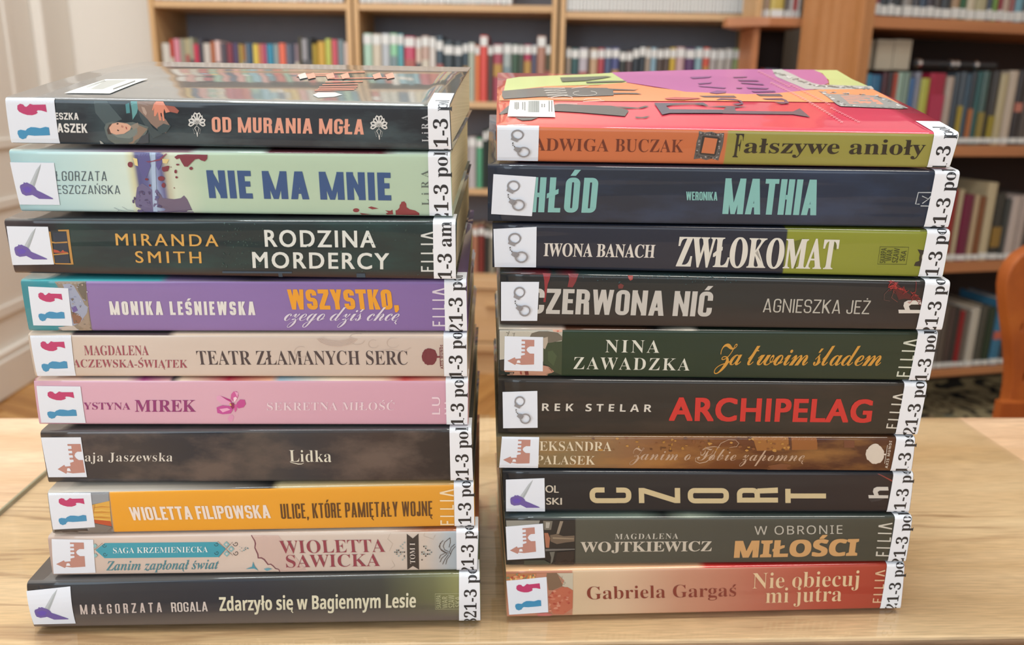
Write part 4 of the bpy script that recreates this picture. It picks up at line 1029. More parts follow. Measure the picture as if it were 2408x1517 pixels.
a.poly([(60,275),(700,300),(1000,290),(1290,262),(1450,250),(2010,245),(2290,395),(1200,380),(60,368),(0,345),(0,270)], 'ee9a6c')
gry = '8a8682'; lt = 'b8b6b0'
a.poly([(960,40),(1060,38),(1200,100),(1380,180),(1460,200),(2000,215),(2030,245),(1500,250),(1310,245),(1180,190),(1000,110)], lt)
for k in range(46):
    t = k/46; x = 990+t*1000; y = (70+t*330 if t < .4 else 205+(t-.4)*55)+random.uniform(-8, 14); a.poly(circ(x, y, random.uniform(12, 26), random.uniform(3, 9), 7, jag=.4), random.choice(('8c8a86', 'd4d0cc', '9c9a96', '77746f')))
a.poly([(1440,265),(1560,300),(2030,318),(2160,345),(2390,450),(2300,455),(2060,445),(1680,430),(1640,410),(1510,310)], '9a9894')
a.poly([(1650,302),(2000,318),(2130,410),(1770,402)], 'e89a80')
for k in range(60):
    t = random.random(); side = random.randint(0, 3)
    P4 = [((1480,275),(2100,320)), ((2060,325),(2350,448)), ((1660,418),(2350,450)), ((1500,290),(1720,415))][side]
    a.poly(circ(P4[0][0]+(P4[1][0]-P4[0][0])*t, P4[0][1]+(P4[1][1]-P4[0][1])*t+random.uniform(-4, 4), random.uniform(10, 24), random.uniform(3, 7), 7, jag=.4), random.choice(('66625f', 'd8d4d0', '84807c', 'b4b0ac')))
a.done()
a = Art(b, 'cover_figures', 'c6', True, eps=.00035); dk = '66625f'  # dark figures lightened, the haze on the glossy cover is in their colour
a.poly([(60,510),(170,415),(150,500),(80,515)], dk).poly([(230,548),(470,548),(400,575),(300,580)], dk)
a.poly([(640,415),(700,405),(900,415),(1240,425),(1400,465),(1418,480),(1380,535),(1200,520),(900,495),(640,480)], dk).poly([(1240,428),(1520,445),(1590,425),(1635,430),(1560,450),(1400,452)], dk).poly([(1480,540),(1560,545),(1645,530),(1600,552),(1500,552)], dk)
a.poly([(95,270),(500,235),(780,235),(1190,238),(1255,262),(1262,318),(900,330),(500,330),(110,355),(90,320)], '6c6864').poly([(1190,245),(1480,258),(1530,245),(1480,265),(1250,262)], dk).poly([(1262,290),(1500,292),(1560,305),(1400,302),(1262,305)], dk)
a.poly([(700,130),(900,125),(1180,115),(1240,122),(1140,140),(960,165),(720,175)], '6a6c5c').poly([(970,175),(1200,165),(1400,165),(1350,178),(980,188)], '6a6c5c')
a.poly([(1685,398),(1880,400),(2200,395),(2260,430),(2100,405),(1880,415),(1810,430),(1850,465),(2405,470),(2405,505),(1850,505),(1770,522)], '66606a').poly([(1790,350),(1900,338),(2150,345),(2180,352),(2000,365),(1830,362)], 'c06460')
wh = 'dcd4cc'
for k in range(4): a.strokes([(525+k*14, 245+k*25), (750+k*10, 242+k*24)], 4, wh); a.strokes([(530+k*14, 268+k*25), (752+k*10, 248+k*24)], 3, wh)
a.strokes(circ(720, 345, 110, 20, 16, 180, 380), 4, wh).strokes([(600,350),(830,352)], 4, wh).strokes([(645,410),(880,410)], 4, wh).strokes([(820,248),(1000,220)], 4, wh).strokes(circ(960, 298, 125, 26, 16, -60, 240), 4, wh).strokes([(940,385),(1165,378)], 4, wh).strokes(circ(1040, 368, 90, 14, 16, 170, 370), 4, wh)
a.done()
a = Art(b, 'cover_lettering', 'c7', True, eps=.00035)
a.poly([(0,470),(440,475),(480,440),(280,432),(440,425),(700,430),(570,445),(580,480),(1180,485),(1250,452),(1360,545),(1180,515),(0,500)], '6e5c64')
a.poly([(195,320),(560,318),(590,338),(250,335)], '6e5c64').poly([(370,365),(420,345),(560,350),(640,372),(660,405),(600,418),(540,405),(640,395),(600,370),(460,360)], '74586c').poly([(790,302),(1040,300),(1075,325),(830,322)], '6e5c64').poly([(850,350),(1060,345),(1110,365),(1140,398),(1060,405),(980,385),(1100,385),(1080,365),(900,360)], '74586c')
pp = '8c5c86'
for q in ([(300,290),(380,265),(480,270),(470,290),(380,300)], [(180,215),(480,235),(460,245),(210,225)], [(100,125),(330,115),(300,130),(130,142)], [(180,190),(330,178),(310,192),(200,200)], [(740,270),(980,265),(1000,280),(770,285)], [(690,232),(930,240),(900,252),(710,246)], [(630,180),(860,196),(880,210),(640,192)], [(600,150),(800,158),(830,170),(610,165)], [(580,235),(650,235),(640,245),(590,245)], [(550,122),(700,118),(690,128),(560,132)]): a.poly(q, pp)
# two slanting lines of small pale script
for k in range(38):
    t = k/38; x = 820+t*1070; y = 65+t*545+(-28 if .3 < t < .7 else 0); a.strokes([(x-10, y+8), (x, y-8), (x+8, y+8), (x+18, y-4)], 5, 'e8a0a8')
for k in range(30):
    t = k/30; x = 950+t*760; y = 185+t*430-(22*math.sin(t*3.1)); a.strokes([(x-9, y+9), (x, y-9), (x+8, y+9), (x+16, y-6)], 6, 'eaa8b0')
for k in range(20): t = k/20; x = -650+t*330; 
a.done()
a = Art(b, 'barcode_sticker', 'c6', True, eps=.0005)
a.poly([(175,370),(628,370),(650,548),(148,540)], 'ece8e4').poly([(365,378),(482,378),(482,498),(358,495)], 'c8c8c4')
for k in range(15): a.poly([(368+k*7.6, 380), (371+k*7.6+(k % 3)*1.2, 380), (367+k*7.8+(k % 3)*1.2, 496), (364+k*7.8, 496)], '8c908c')
for x, y0, y1 in ((228,395,475),(245,392,478),(262,395,472),(308,392,480),(330,392,485),(510,412,450),(535,412,452),(585,378,498),(612,378,500)):
    for k in range(int((y1-y0)/9)): a.poly([(x-6, y0+k*9), (x+7, y0+k*9+1), (x+6, y0+k*9+6), (x-7, y0+k*9+5)], '90928e')
a.done()
text(b, 'author_lettering', 'ADWIGA', 'serifl', 'y1', (470,773), (1140,782), (473,664), '6a3020')
text(b, 'author_lettering', 'BUCZAK', 'serifl', 'y1', (1198,782), (1805,790), (1202,670), '6a3020')
a = Art(b, 'spine_frame_art', 'y1'); g1 = '5c5856'
a.poly([(1948,598),(2000,612),(2060,605),(2110,622),(2172,616),(2165,690),(2155,740),(2140,790),(2120,862),(2060,845),(2010,858),(1960,842),(1900,850),(1915,770),(1925,700),(1945,640)], g1)
a.poly([(1985,640),(2120,652),(2135,670),(2095,810),(2085,820),(1960,805),(1950,795),(1975,650)], '33302f').poly([(1998,655),(2112,668),(2083,803),(1967,793)], 'c4744c')
for k in range(40):
    t = k/40*4; i = int(t); t -= i; Q = [(1965,620),(2150,632),(2110,840),(1922,828)]; p0, p1 = Q[i], Q[(i+1) % 4]
    a.poly(circ(p0[0]+(p1[0]-p0[0])*t+random.uniform(-8, 8), p0[1]+(p1[1]-p0[1])*t+random.uniform(-8, 8), random.uniform(5, 11), random.uniform(4, 9), 6, jag=.4), random.choice(('8c8884', '3a3634', 'a09c98', '4a4644')))
a.done()
text(b, 'title_lettering', 'F', 'serif', 'y2', (158,832), (232,834), (190,622), '2e281e')
text(b, 'title_lettering', 'ałszywe', 'serif', 'y2', (258,793), (1103,802), (275,665), '2e281e')
text(b, 'title_lettering', 'anioły', 'serif', 'y2', (1195,803), (1868,812), (1212,672), '2e281e')
sticker(b, 'y1', [(147,545),(522,547),(512,873),(147,870)], 'cuffs')
class_label(b, 'y2', (1930,760), (2037,850), topwrap=.019)

b = RB[1]
mk(b, [(1147,'2e3440'),(1600,'2e3542'),(1900,'30384a'),(2259,'2c3442')], [(1147,'343c48'),(2259,'303846')],
   'dark navy paperback with tall turquoise block title and surname', GR, tint='3c4c68', tintamt=.4, noise=.1)
tt = '80b8b4'
block(b, 'title_lettering', 'HŁÓD', 'y1', (440,1322), (1025,1328), (460,1010), tt, w=0.175, gap=0.1, h=0.13)
block(b, 'author_lettering', 'WERONIKA', 'y1', (1832,1215), (2110,1218), (1832,1138), tt, w=0.15, gap=0.06)
block(b, 'author_lettering', 'MATHIA', 'y2', (68,1338), (905,1350), (98,1020), tt, w=0.17, gap=0.055, h=0.13)
a = Art(b, 'publisher_mark', 'y2')
a.strokes([(1825,1250),(1790,1250),(1815,1147),(1930,1147)], 9, 'b8c0c4').strokes([(1848,1178),(1905,1205),(1850,1245)], 9, 'b8c0c4').strokes([(1835,1266),(1930,1268)], 9, 'b8c0c4').strokes([(1905,1205),(1925,1180)], 8, 'b8c0c4').done()
sticker(b, 'y1', [(115,983),(495,1008),(458,1358),(95,1338)], 'cuffs')
class_label(b, 'y2', (1920,1200), (2038,1310))

b = RB[2]
mk(b, [(1158,'2c303c'),(1500,'2e323e'),(1845,'30323c'),(1845,'8a9038'),(2236,'868c38')], [(1158,'242834'),(1844,'242834'),(1844,'5c6420'),(2236,'6a7028')],
   'paperback half dark navy half lime green with tall white serif title', GR, noise=.05)
text(b, 'author_lettering', 'IWONA BANACH', 'serif', 'y3', (562,310), (1548,325), (568,195), 'd4d0c8', bold=.01)
a = Art(b, 'title_shadow', 'y4'); a.poly([(1020,428),(1030,180),(1085,165),(1095,175),(1078,260),(1050,235),(1032,430)], '5c6424').poly([(700,180),(800,155),(806,165),(772,180),(720,420),(700,420)], '5c6424').done()
text(b, 'title_lettering', 'ZWŁOKOMAT', 'serif', 'y3', (1745,402), (3155,428), (1768,138), 'd6d4ca', c1='y3', bold=.02, eps=.0002)
skarpa(b, 'y4', [(1475,227),(1730,232),(1708,385),(1452,382)], (((1520,372),(1535,238),(1470,372)), ((1570,355),(1588,252),(1522,355)), ((1628,370),(1652,240),(1578,368)), ((1692,355),(1712,262),(1645,353))), '44481e')
Art(b, 'cat_art', 'y4').poly([(1880,250),(1860,258),(1808,250),(1830,292),(1822,330),(1826,352),(1790,365),(1778,398),(1830,402),(1850,396),(1890,380)], '2c2a24').poly(circ(1862,325,16,34,12), 'c8c8b8').poly(circ(1868,328,8,20,10), '30302a').done()
sticker(b, 'y3', [(115,68),(500,50),(495,412),(125,412)], 'cuffs')
class_label(b, 'y4', (1860,280), (1968,378))

b = RB[3]
mk(b, [(1176,'2a2c2e'),(1600,'2c3030'),(2236,'302c2c')], [(1176,'283434'),(1280,'602028'),(1300,'283434'),(1340,'602028'),(1360,'283838'),(2236,'282c2c')],
   'black paperback with large light-grey block title and frayed red thread at its end', GR, noise=.08, vgrad=('383230', .1, .5))
a = Art(b, 'spine_art', 'y3')
a.poly([(555,455),(628,458),(615,520),(600,560),(590,620),(580,720),(560,720),(572,600),(568,530)], '8c2c34').poly([(785,460),(878,460),(850,540),(820,590),(775,585),(790,520)], '7c2e34').poly([(1315,478),(1362,480),(1355,520),(1335,530),(1318,510)], 'a04842').poly([(1225,570),(1250,555),(1278,570),(1265,600),(1230,600)], '6c3030')
for k in range(70): x = random.uniform(900, 2280); y = 470+abs(random.gauss(0, 40)); a.poly(circ(x, y, random.uniform(3, 7), random.uniform(2, 5), 5, jag=.4), '305a60')
a.done()
a = Art(b, 'thread_art', 'y4')
a.poly([(1545,530),(1605,532),(1690,620),(1760,665),(1840,690),(1850,740),(1760,700),(1690,690),(1640,700),(1600,600)], '501c1e')
for k in range(34):
    x0 = random.uniform(1560, 1800); y0 = 540+(x0-1560)*.55+random.uniform(-30, 30); p = [(x0, y0)]
    for _ in range(4): p.append((p[-1][0]+random.uniform(-26, 30), p[-1][1]+random.uniform(-10, 26)))
    a.strokes(p, random.choice((3, 4, 7)), random.choice(('a0302e', '7c2628', 'b03c38')))
a.strokes([(1560,600),(1510,650),(1508,700),(1560,710)], 3, '70504c').strokes([(1600,610),(1575,680),(1630,720)], 3, '8c4840').strokes([(1800,535),(1790,620),(1775,660)], 4, '8c2c2c')
a.done()
block(b, 'title_lettering', 'CZERWONA NIĆ', 'y3', (440,822), (2052,850), (450,598), 'bebcb6', w=0.2, gap=0.08, h=0.16)
block(b, 'author_lettering', 'AGNIESZKA JEŻ', 'y4', (428,810), (1375,828), (440,688), 'b4b2a8', w=0.1, gap=0.12)
def h_logo(b, crop, x0, y0, x1, y1, col):
    w_, h = x1-x0, y1-y0; a = Art(b, 'publisher_mark', crop)
    a.poly([(x0, y0+h*.72), (x0+w_*.02, y1-h*.0), (x1-4, y1), (x1-2, y0+h*.74)], col)
    a.poly([(x1-w_*.02, y0), (x0+w_*.42, y0), (x0+w_*.26, y0+h*.14), (x0+w_*.22, y0+h*.42), (x0+w_*.30, y0+h*.76), (x0+w_*.52, y0+h*.76), (x0+w_*.46, y0+h*.45), (x0+w_*.56, y0+h*.32), (x1, y0+h*.32)], col).done()
h_logo(b, 'y4', 1637, 705, 1840, 820, 'd0ccc4')
sticker(b, 'y3', [(183,540),(522,540),(505,887),(183,887)], 'cuffs')
class_label(b, 'y4', (1840,750), (1962,820))

b = RB[4]
mk(b, [(1173,'2a3230'),(1322,'2c3a30'),(1322,'263a2a'),(1700,'26362a'),(2207,'303a2c')], [(1173,'c8c0b0'),(1320,'c8b0a0'),(1330,'503020'),(1500,'402c20'),(1540,'181818'),(1620,'c0b8a8'),(1640,'202820'),(2207,'243026')],
   'dark green paperback with white author name and golden flowing script', GR, noise=.08)
a = Art(b, 'spine_art', 'y3')
a.poly([(168,970),(732,970),(725,1070),(590,1080),(560,1130),(560,1250),(210,1230),(170,1235)], 'b8b4a6').poly([(170,1235),(215,1235),(215,1375),(180,1378),(172,1300)], '34302e').poly([(210,1330),(560,1285),(605,1295),(660,1338),(590,1384),(240,1384)], 'b88c78')
a.poly([(440,1030),(455,1000),(520,980),(600,980),(690,995),(730,1030),(728,1060),(620,1085),(560,1080),(560,1032)], '6a6458').poly([(560,1110),(600,1085),(728,1068),(722,1370),(660,1345),(610,1290),(560,1270)], '34442f').poly([(600,1160),(640,1150),(680,1200),(650,1290),(600,1240)], '405238').poly([(560,1040),(600,1030),(600,1080),(575,1140),(560,1130)], 'b0a494')
a.poly([(580,1290),(640,1320),(640,1345),(600,1300)], '7c5848').poly([(350,1340),(365,1338),(370,1368),(355,1365)], '8c3c38').poly([(392,1338),(425,1336),(430,1372),(400,1376)], '6c2c2c').poly([(260,1350),(290,1345),(292,1375),(262,1375)], '8c7468')
a.strokes([(240,1020),(250,1000),(230,990)], 5, '6a665c').strokes([(250,1000),(256,978)], 4, '6a665c').strokes([(296,1025),(300,1005),(285,1000)], 4, '7a766c').strokes([(300,1005),(306,992)], 4, '7a766c')
a.poly([(640,965),(730,965),(730,985),(700,990),(650,985)], 'c89c84').poly(circ(690, 980, 12, 8, 8), 'b85840').done()
text(b, 'author_lettering', 'NINA', 'serifl', 'y3', (1110,1168), (1592,1173), (1116,1058), 'd2d4c8', track=.1)
text(b, 'author_lettering', 'ZAWADZKA', 'serifl', 'y3', (826,1318), (1862,1332), (830,1210), 'd2d4c8', track=.08)
text(b, 'title_lettering', 'Za twoim śladem', 'script', 'y4', (5,1280), (1475,1288), (40,1090), 'c8923c', track=-.06)
filia(b, 'y4', (1738,1388), (1810,1050), (1620,1385), 'ccd0c0')
sticker(b, 'y3', [(215,1025),(558,1033),(555,1337),(210,1328)], 'castle')
class_label(b, 'y4', (1775,1200), (1872,1325))

b = RB[5]
mk(b, [(1172,'2c2a28'),(1400,'302e2c'),(1800,'302e2a'),(2179,'363029')], [(1172,'303030'),(2179,'302e2c')],
   'black paperback with bold red sans-serif title', GR, tint='463a32', tintamt=.5, noise=.06)
text(b, 'author_lettering', 'REK STELAR', 'sansb', 'y5', (498,342), (1530,353), (501,272), 'd0ccc2', track=.3)
text(b, 'title_lettering', 'ARCHIPELAG', 'geo', 'y5', (1705,430), (3591,448), (1712,222), 'c4302c', c1='y5', track=.05, bold=.045, boldy=.03)
filia(b, 'y6', (1917,512), (1990,178), (1817,508), 'ccc8bc')
sticker(b, 'y5', [(127,165),(455,155),(458,502),(133,507)], 'cuffs')
class_label(b, 'y6', (1950,330), (2085,380), right=(2165,330))

b = RB[6]
mk(b, [(1167,'7c6c50'),(1330,'84704e'),(1480,'8a6444'),(1560,'7c5232'),(1700,'6c4022'),(1800,'5a3420'),(1950,'4c2c20'),(2153,'5c3c28')], [(1167,'6c6450'),(1600,'8a6038'),(2153,'4c3020')],
   'thin brown and gold paperback with faint looping script', GR, noise=.16, tint='a87840', tintamt=.55)
a = Art(b, 'spine_art', 'y6')
a.poly([(560,590),(900,590),(900,700),(1170,640),(1170,708),(800,715),(600,720),(580,660)], '94602c').poly([(925,595),(1165,595),(1170,705),(930,712)], '8c5628').poly([(1420,620),(1520,625),(1520,690),(1420,690)], '6c402a').poly([(710,860),(830,840),(920,850),(915,912),(700,912)], '74472c').poly([(900,592),(925,592),(928,715),(905,715)], '54301e')
for k in range(60): x = random.uniform(-1000, 900); y = random.uniform(592, 720); a.poly(circ(x, y, random.uniform(5, 22), random.uniform(4, 16), 7, jag=.45), random.choice(('5c3820', 'a87834', '7c4c28', 'b48440')))
a.done()
text(b, 'author_lettering', 'EKSANDRA', 'serifl', 'y5', (476,718), (1155,723), (476,632), 'd8cbb0')
text(b, 'author_lettering', 'PALASEK', 'serifl', 'y5', (440,848), (1000,852), (443,765), 'd8cbb0')
text(b, 'title_lettering', 'Zanim o Tobie zapomnę', 'scriptl', 'y5', (1330,805), (2966,818), (1345,690), 'b89c84', c1='y5')
Art(b, 'title_swash', 'y6').strokes([(250,690),(200,680),(120,690),(70,720),(70,760),(120,775),(170,750),(190,715)], [3,6,8,7,5,4,3,3], 'b89c84').strokes([(40,780),(20,790),(20,820),(60,838),(120,825),(180,780),(220,710),(260,650),(330,618),(400,620),(430,650),(410,680),(340,690)], [3,5,5,7,8,8,7,5,4,4,5,5,3], 'b89c84').done()
tree_logo(b, 'y6', 1712, 752, 84, 92, 1815, 'd2c8ba', [(1830,665),(1802,840)], ((1832,886),(1874,628),(1808,884)))
sticker(b, 'y5', [(122,587),(473,592),(462,900),(95,888)], 'castle')
class_label(b, 'y6', (1890,750), (1995,838))

b = RB[7]
mk(b, [(1182,'26282c'),(1500,'2a2a2c'),(2149,'30292a')], [(1182,'2c3238'),(2149,'283038')],
   'black paperback whose cream title letters each lie on their side', GR, noise=.08)
text(b, 'author_lettering', 'OL', 'geo', 'y5', (533,1112), (655,1115), (533,1045), 'c8c0b0', bold=.03)
text(b, 'author_lettering', 'SKI', 'geo', 'y5', (541,1227), (685,1228), (541,1163), 'c8c0b0', bold=.03)
cc = 'c8b890'
for ch, x0, x1, y0, y1, sk, crp in (('C',950,1342,1065,1213,0,'y5'), ('Z',1414,1803,1070,1213,0,'y5'), ('O',1875,2262,1070,1215,0,'y5'), ('R',412,798,1065,1208,0,'y6'), ('T',868,1250,1078,1212,0,'y6')):
    block(b, 'title_lettering', ch, crp, (x1, y1), (x1-(2 if ch != 'T' else 0), y0), (x0, y1), cc, w=.135, gap=0, h=.13)
h_logo(b, 'y6', 1650, 1060, 1840, 1168, 'c8c4bc')
a = Art(b, 'red_line_art', 'y6'); a.poly([(1738,938),(1755,938),(1885,1003),(1885,1018)], '8a3c34').strokes([(1660,1180),(1800,1172)], 3, '5c5858').strokes([(1665,1190),(1780,1180)], 3, '5c5858').strokes([(1675,1200),(1760,1188)], 3, '504c4c').done()
sticker(b, 'y5', [(158,992),(522,978),(528,1300),(160,1303)], 'knife')
class_label(b, 'y6', (1860,1100), (1975,1175))

b = RB[8]
mk(b, [(1187,'30302e'),(1352,'302e2c'),(1352,'54544a'),(1700,'4c4c44'),(2146,'46463c')], [(1187,'2c3840'),(1500,'707c70'),(1560,'303432'),(1620,'8a9484'),(1700,'404844'),(2146,'38403c')],
   'grey-green paperback with thin white line above bold tan title', GR, noise=.06)
a = Art(b, 'spine_art', 'y7')
a.poly([(160,175),(808,175),(800,598),(160,600)], '242424').poly([(160,175),(480,175),(470,205),(165,235)], '8c8c84').poly([(510,178),(600,180),(585,262),(520,262)], '706c62').poly([(535,190),(575,192),(565,245),(535,245)], 'a8a49a').poly([(670,180),(700,182),(660,300),(635,298)], '8c8070')
a.poly([(575,310),(640,300),(700,320),(806,315),(804,370),(720,380),(640,395),(580,370)], '6a5c4e').poly([(600,330),(700,335),(800,340),(800,350),(700,348),(600,345)], '90806a').poly([(520,290),(555,290),(575,340),(565,430),(535,428)], 'a46c54').poly([(530,440),(808,438),(808,448),(530,462)], '6c6a66').poly([(570,470),(620,465),(600,560),(580,598),(585,520)], '686860')
a.poly([(330,550),(520,545),(580,580),(575,598),(330,598)], '40463c').poly([(640,470),(800,455),(798,598),(620,598)], '2e2826').done()
text(b, 'author_lettering', 'MAGDALENA', 'serifl', 'y7', (1185,350), (1782,345), (1188,300), 'c2beb2', track=.1)
text(b, 'author_lettering', 'WOJTKIEWICZ', 'serif', 'y7', (862,470), (2097,462), (862,376), 'c4bcac', bold=.01)
text(b, 'title_lettering', 'W OBRONIE', 'sans', 'y8', (578,308), (1405,298), (576,228), 'b8b4a8', track=.08)
text(b, 'title_lettering', 'MIŁOŚCI', 'sansb', 'y8', (390,523), (1535,503), (402,368), 'c89c68', bold=.05, boldy=.02)
filia(b, 'y8', (1847,513), (1878,195), (1720,510), 'c8c4b8')
sticker(b, 'y7', [(157,232),(508,203),(528,523),(172,545)], 'castle')
class_label(b, 'y8', (1870,350), (1970,420))

b = RB[9]
mk(b, [(1190,'b07860'),(1347,'b88068'),(1347,'d0b898'),(1450,'d2b496'),(1600,'c08e74'),(1780,'b46c58'),(1950,'ac4c3c'),(2128,'a04030')], [(1190,'f0c090'),(1640,'f0b890'),(1660,'d84038'),(1760,'c83030'),(2128,'a03828')],
   'cream-to-brick-red gradient paperback, lowest book of the right stack', GR, noise=.03)
a = Art(b, 'spine_art', 'y7')
a.poly([(162,680),(790,670),(785,1075),(170,1078)], 'b88068').poly([(162,680),(450,672),(440,715),(300,735),(162,742)], 'b07850').poly([(545,672),(640,670),(700,790),(600,830),(560,830),(540,710)], '7c6450').poly([(640,672),(792,670),(790,830),(730,810),(690,790),(710,740)], 'c0b8a4')
for k in range(26): a.poly(circ(random.uniform(170, 440), random.uniform(680, 730), random.uniform(9, 22), random.uniform(8, 18), 8, jag=.3), random.choice(('c87848', 'e0b870', 'b04438', '788060', 'd8906c')))
a.strokes([(650,680),(670,710),(690,700),(680,740),(720,760),(700,780)], 5, '8c8474').poly([(565,880),(620,830),(690,800),(740,800),(790,830),(786,1000),(700,1060),(600,1050),(565,960)], 'b86850')
for k in range(26): a.poly(circ(random.uniform(570, 780), random.uniform(830, 1040), random.uniform(8, 26), random.uniform(6, 16), 8, jag=.35), random.choice(('a84c3c', 'c47c64', 'b45c48', 'cc8c74')))
a.poly([(455,1050),(540,1045),(600,1060),(580,1078),(455,1078)], 'c4706c').done()
text(b, 'author_lettering', 'Gabriela Gargaś', 'serifl', 'y7', (925,918), (2328,888), (920,800), '823c30')
text(b, 'title_lettering', 'Nie obiecuj', 'serifl', 'y8', (555,816), (1555,790), (562,672), 'dcc098')
text(b, 'title_lettering', 'mi jutra', 'serifl', 'y8', (680,953), (1395,934), (684,812), 'dcc098')
filia(b, 'y8', (1780,950), (1810,640), (1690,950), 'd8b490')
sticker(b, 'y7', [(163,742),(542,707),(558,1038),(190,1062)], 'pair')
class_label(b, 'y8', (1795,800), (1905,850))


flush_labels(); flush_texts(); make_label_text()

# ================================================================ BACKGROUND FURNITURE
def cname(h):
    import colorsys
    r, g, b = [int(h[i:i+2], 16)/255 for i in (0, 2, 4)]; hh, l, s = colorsys.rgb_to_hls(r, g, b); hh *= 360
    if s < .13: return 'black' if l < .25 else 'dark grey' if l < .38 else 'grey' if l < .6 else 'pale grey' if l < .75 else 'white'
    if hh < 14 or hh > 345: n = 'red'
    elif hh < 42: n = 'brown' if l < .45 else ('orange' if s > .5 else 'beige')
    elif hh < 68: n = 'olive' if l < .42 else 'yellow' if s > .35 else 'cream'
    elif hh < 165: n = 'green'
    elif hh < 200: n = 'teal'
    elif hh < 255: n = 'blue'
    elif hh < 305: n = 'purple'
    else: n = 'pink' if l > .45 else 'crimson'
    return ('dark ' if l < .3 else 'pale ' if l > .68 and n not in ('beige', 'cream') else '') + n
def ordn(n): return '%d%s' % (n, 'th' if 10 <= n % 100 <= 20 else {1: 'st', 2: 'nd', 3: 'rd'}.get(n % 10, 'th'))

# unit meshes: x thickness, y depth (0 = spine, towards the viewer), z height
def shelf_cover():
    vs = []; fs = []
    prof = [(-.5, 1), (-.5, .05), (-.42, .015), (-.25, 0), (.25, 0), (.42, .015), (.5, .05), (.5, 1), (.42, 1), (.42, .07), (-.42, .07), (-.42, 1)]
    n = len(prof)
    for z in (0, 1): vs += [(x, y, z) for x, y in prof]
    fs += [(i, (i+1) % n, n+(i+1) % n, n+i) for i in range(n)]
    fs += [(0, 11, 10, 1), (1, 10, 2), (2, 10, 9, 5), (2, 5, 4, 3), (5, 9, 6), (6, 9, 8, 7)]
    fs += [tuple(n+i for i in reversed(f)) for f in fs[n:n+6]]
    me = bpy.data.meshes.new('shelf_book'); me.from_pydata(vs, [], fs); me.materials.append(ink('888888')); me.update(); return me
ME_COVER = shelf_cover()
def ubox(name, a, b):
    m = MB().box(a, b); me = bpy.data.meshes.new(name); me.from_pydata(m.v, [], m.f); me.materials.append(ink('888888')); me.update(); return me
ME_PAGES = ubox('pages', (-.415, .075, .012), (.415, .97, .985))
ME_LAB = ubox('spine_label', (-.44, -.006, 0), (.44, .02, 1))
M_SLAB = flat('d9d9d6', .6, 0, 'shelf_label_paper'); M_SPAGE = flat('b8a488', .85, 0, 'old_page_edges')
_seen = {}
def shelf_book(pos, yaw, t, h, d, col, label, group, lab=None, band=None, lean=0.0):
    """lab: (z0, height) of the white shelf-mark label as a share of the spine; band: (z0, height, hex) of a printed band"""
    o = bpy.data.objects.new('shelf_book', ME_COVER); COL.objects.link(o)
    o.location = pos; o.rotation_euler = (0, lean, yaw); o.scale = (t, d, h)
    o.material_slots[0].link = 'OBJECT'; o.material_slots[0].material = flat(col, .4, .25, 'shelf_book_cover', .4, .1, 3)
    p = bpy.data.objects.new('page_block', ME_PAGES); COL.objects.link(p); p.parent = o
    p.material_slots[0].link = 'OBJECT'; p.material_slots[0].material = M_SPAGE
    for nm, q, m in (('spine_label', lab, M_SLAB), ('spine_band', band, None)):
        if q:
            l = bpy.data.objects.new(nm, ME_LAB); COL.objects.link(l); l.parent = o; l.location = (0, -.0 if nm == 'spine_label' else .002, q[0]); l.scale = (1, 1, q[1])
            l.material_slots[0].link = 'OBJECT'; l.material_slots[0].material = m or flat(q[2], .5, 0, 'shelf_book_print')
    tag(o, label, 'book', group); return o

# ---------------- back bookcase, three bays, standing 2.95 m away
BY = R_(5); BO = V((.034, 2.947, 0)); BE = V((math.cos(BY), -math.sin(BY), 0)); BN = V((math.sin(BY), math.cos(BY), 0))
def bs(x, y, dep=0.0):     # pixel on the bookcase's front plane -> (along, height)
    p = hit(x, y, BO+BN*dep, BN)-BO; return p.dot(BE), p.z
def bay(name, s0, s1, zs, top, wood_m, label):
    r = empty(name, BO, -BY); tag(r, label, 'bookcase', 'bays of the long beech bookcase')
    D = .27; T = .018
    for a in (s0, s1-T): box('side_panel', (a, 0, .0), (a+T, D, top), M_UPR, r, .001)
    box('back_panel', (s0+T, D-.006, .1), (s1-T, D, top), M_BACK, r)
    for z in zs: box('shelf', (s0+T+.0005, .004, z-.022), (s1-T-.0005, D-.007, z), wood_m, r, .001)
    zb = zs[-1]
    box('cabinet_top', (s0, -.035, zb-.05), (s1, .003, zb-.012), wood_m, r, .002)
    mid = (s0+s1)/2
    for a, b in ((s0+T+.002, mid-.002), (mid+.002, s1-T-.002)):
        d = box('drawer', (a, -.022, .13), (b, .0, zb-.055), wood_m, r, .002); MB().box(((a+b)/2-.05, -.04, .27), ((a+b)/2+.05, -.023, .282)).build('handle', M_UPR, d, .002)
    box('plinth_ledge', (s0, -.04, .095), (s1, .0, .125), wood_m, r, .002)
    box('plinth', (s0, -.012, 0), (s1, .01, .094), wood_m, r)
    return r
S = [bs(356, 100)[0], bs(826, 90)[0], bs(837, 90)[0], bs(1310, 90)[0], bs(1316, 90)[0], bs(1784, 90)[0]]
ZL = [1.96, 1.642, 1.324, 1.004, .700, .386]
bay('bookcase_bay', S[0], S[1]+.003, ZL, 2.15, M_SHELF, 'left bay of the beech bookcase against the back wall, beside the cream wall')
bay('bookcase_bay', S[2]-.0065, S[3]-.001, ZL, 2.15, M_SHELF, 'middle bay of the beech bookcase, seen above the gap between the two stacks')
bay('bookcase_bay', S[4]+.0, S[5], [z-.018 for z in ZL], 2.15, M_SHELF, 'right bay of the beech bookcase, its shelf board a little lower')

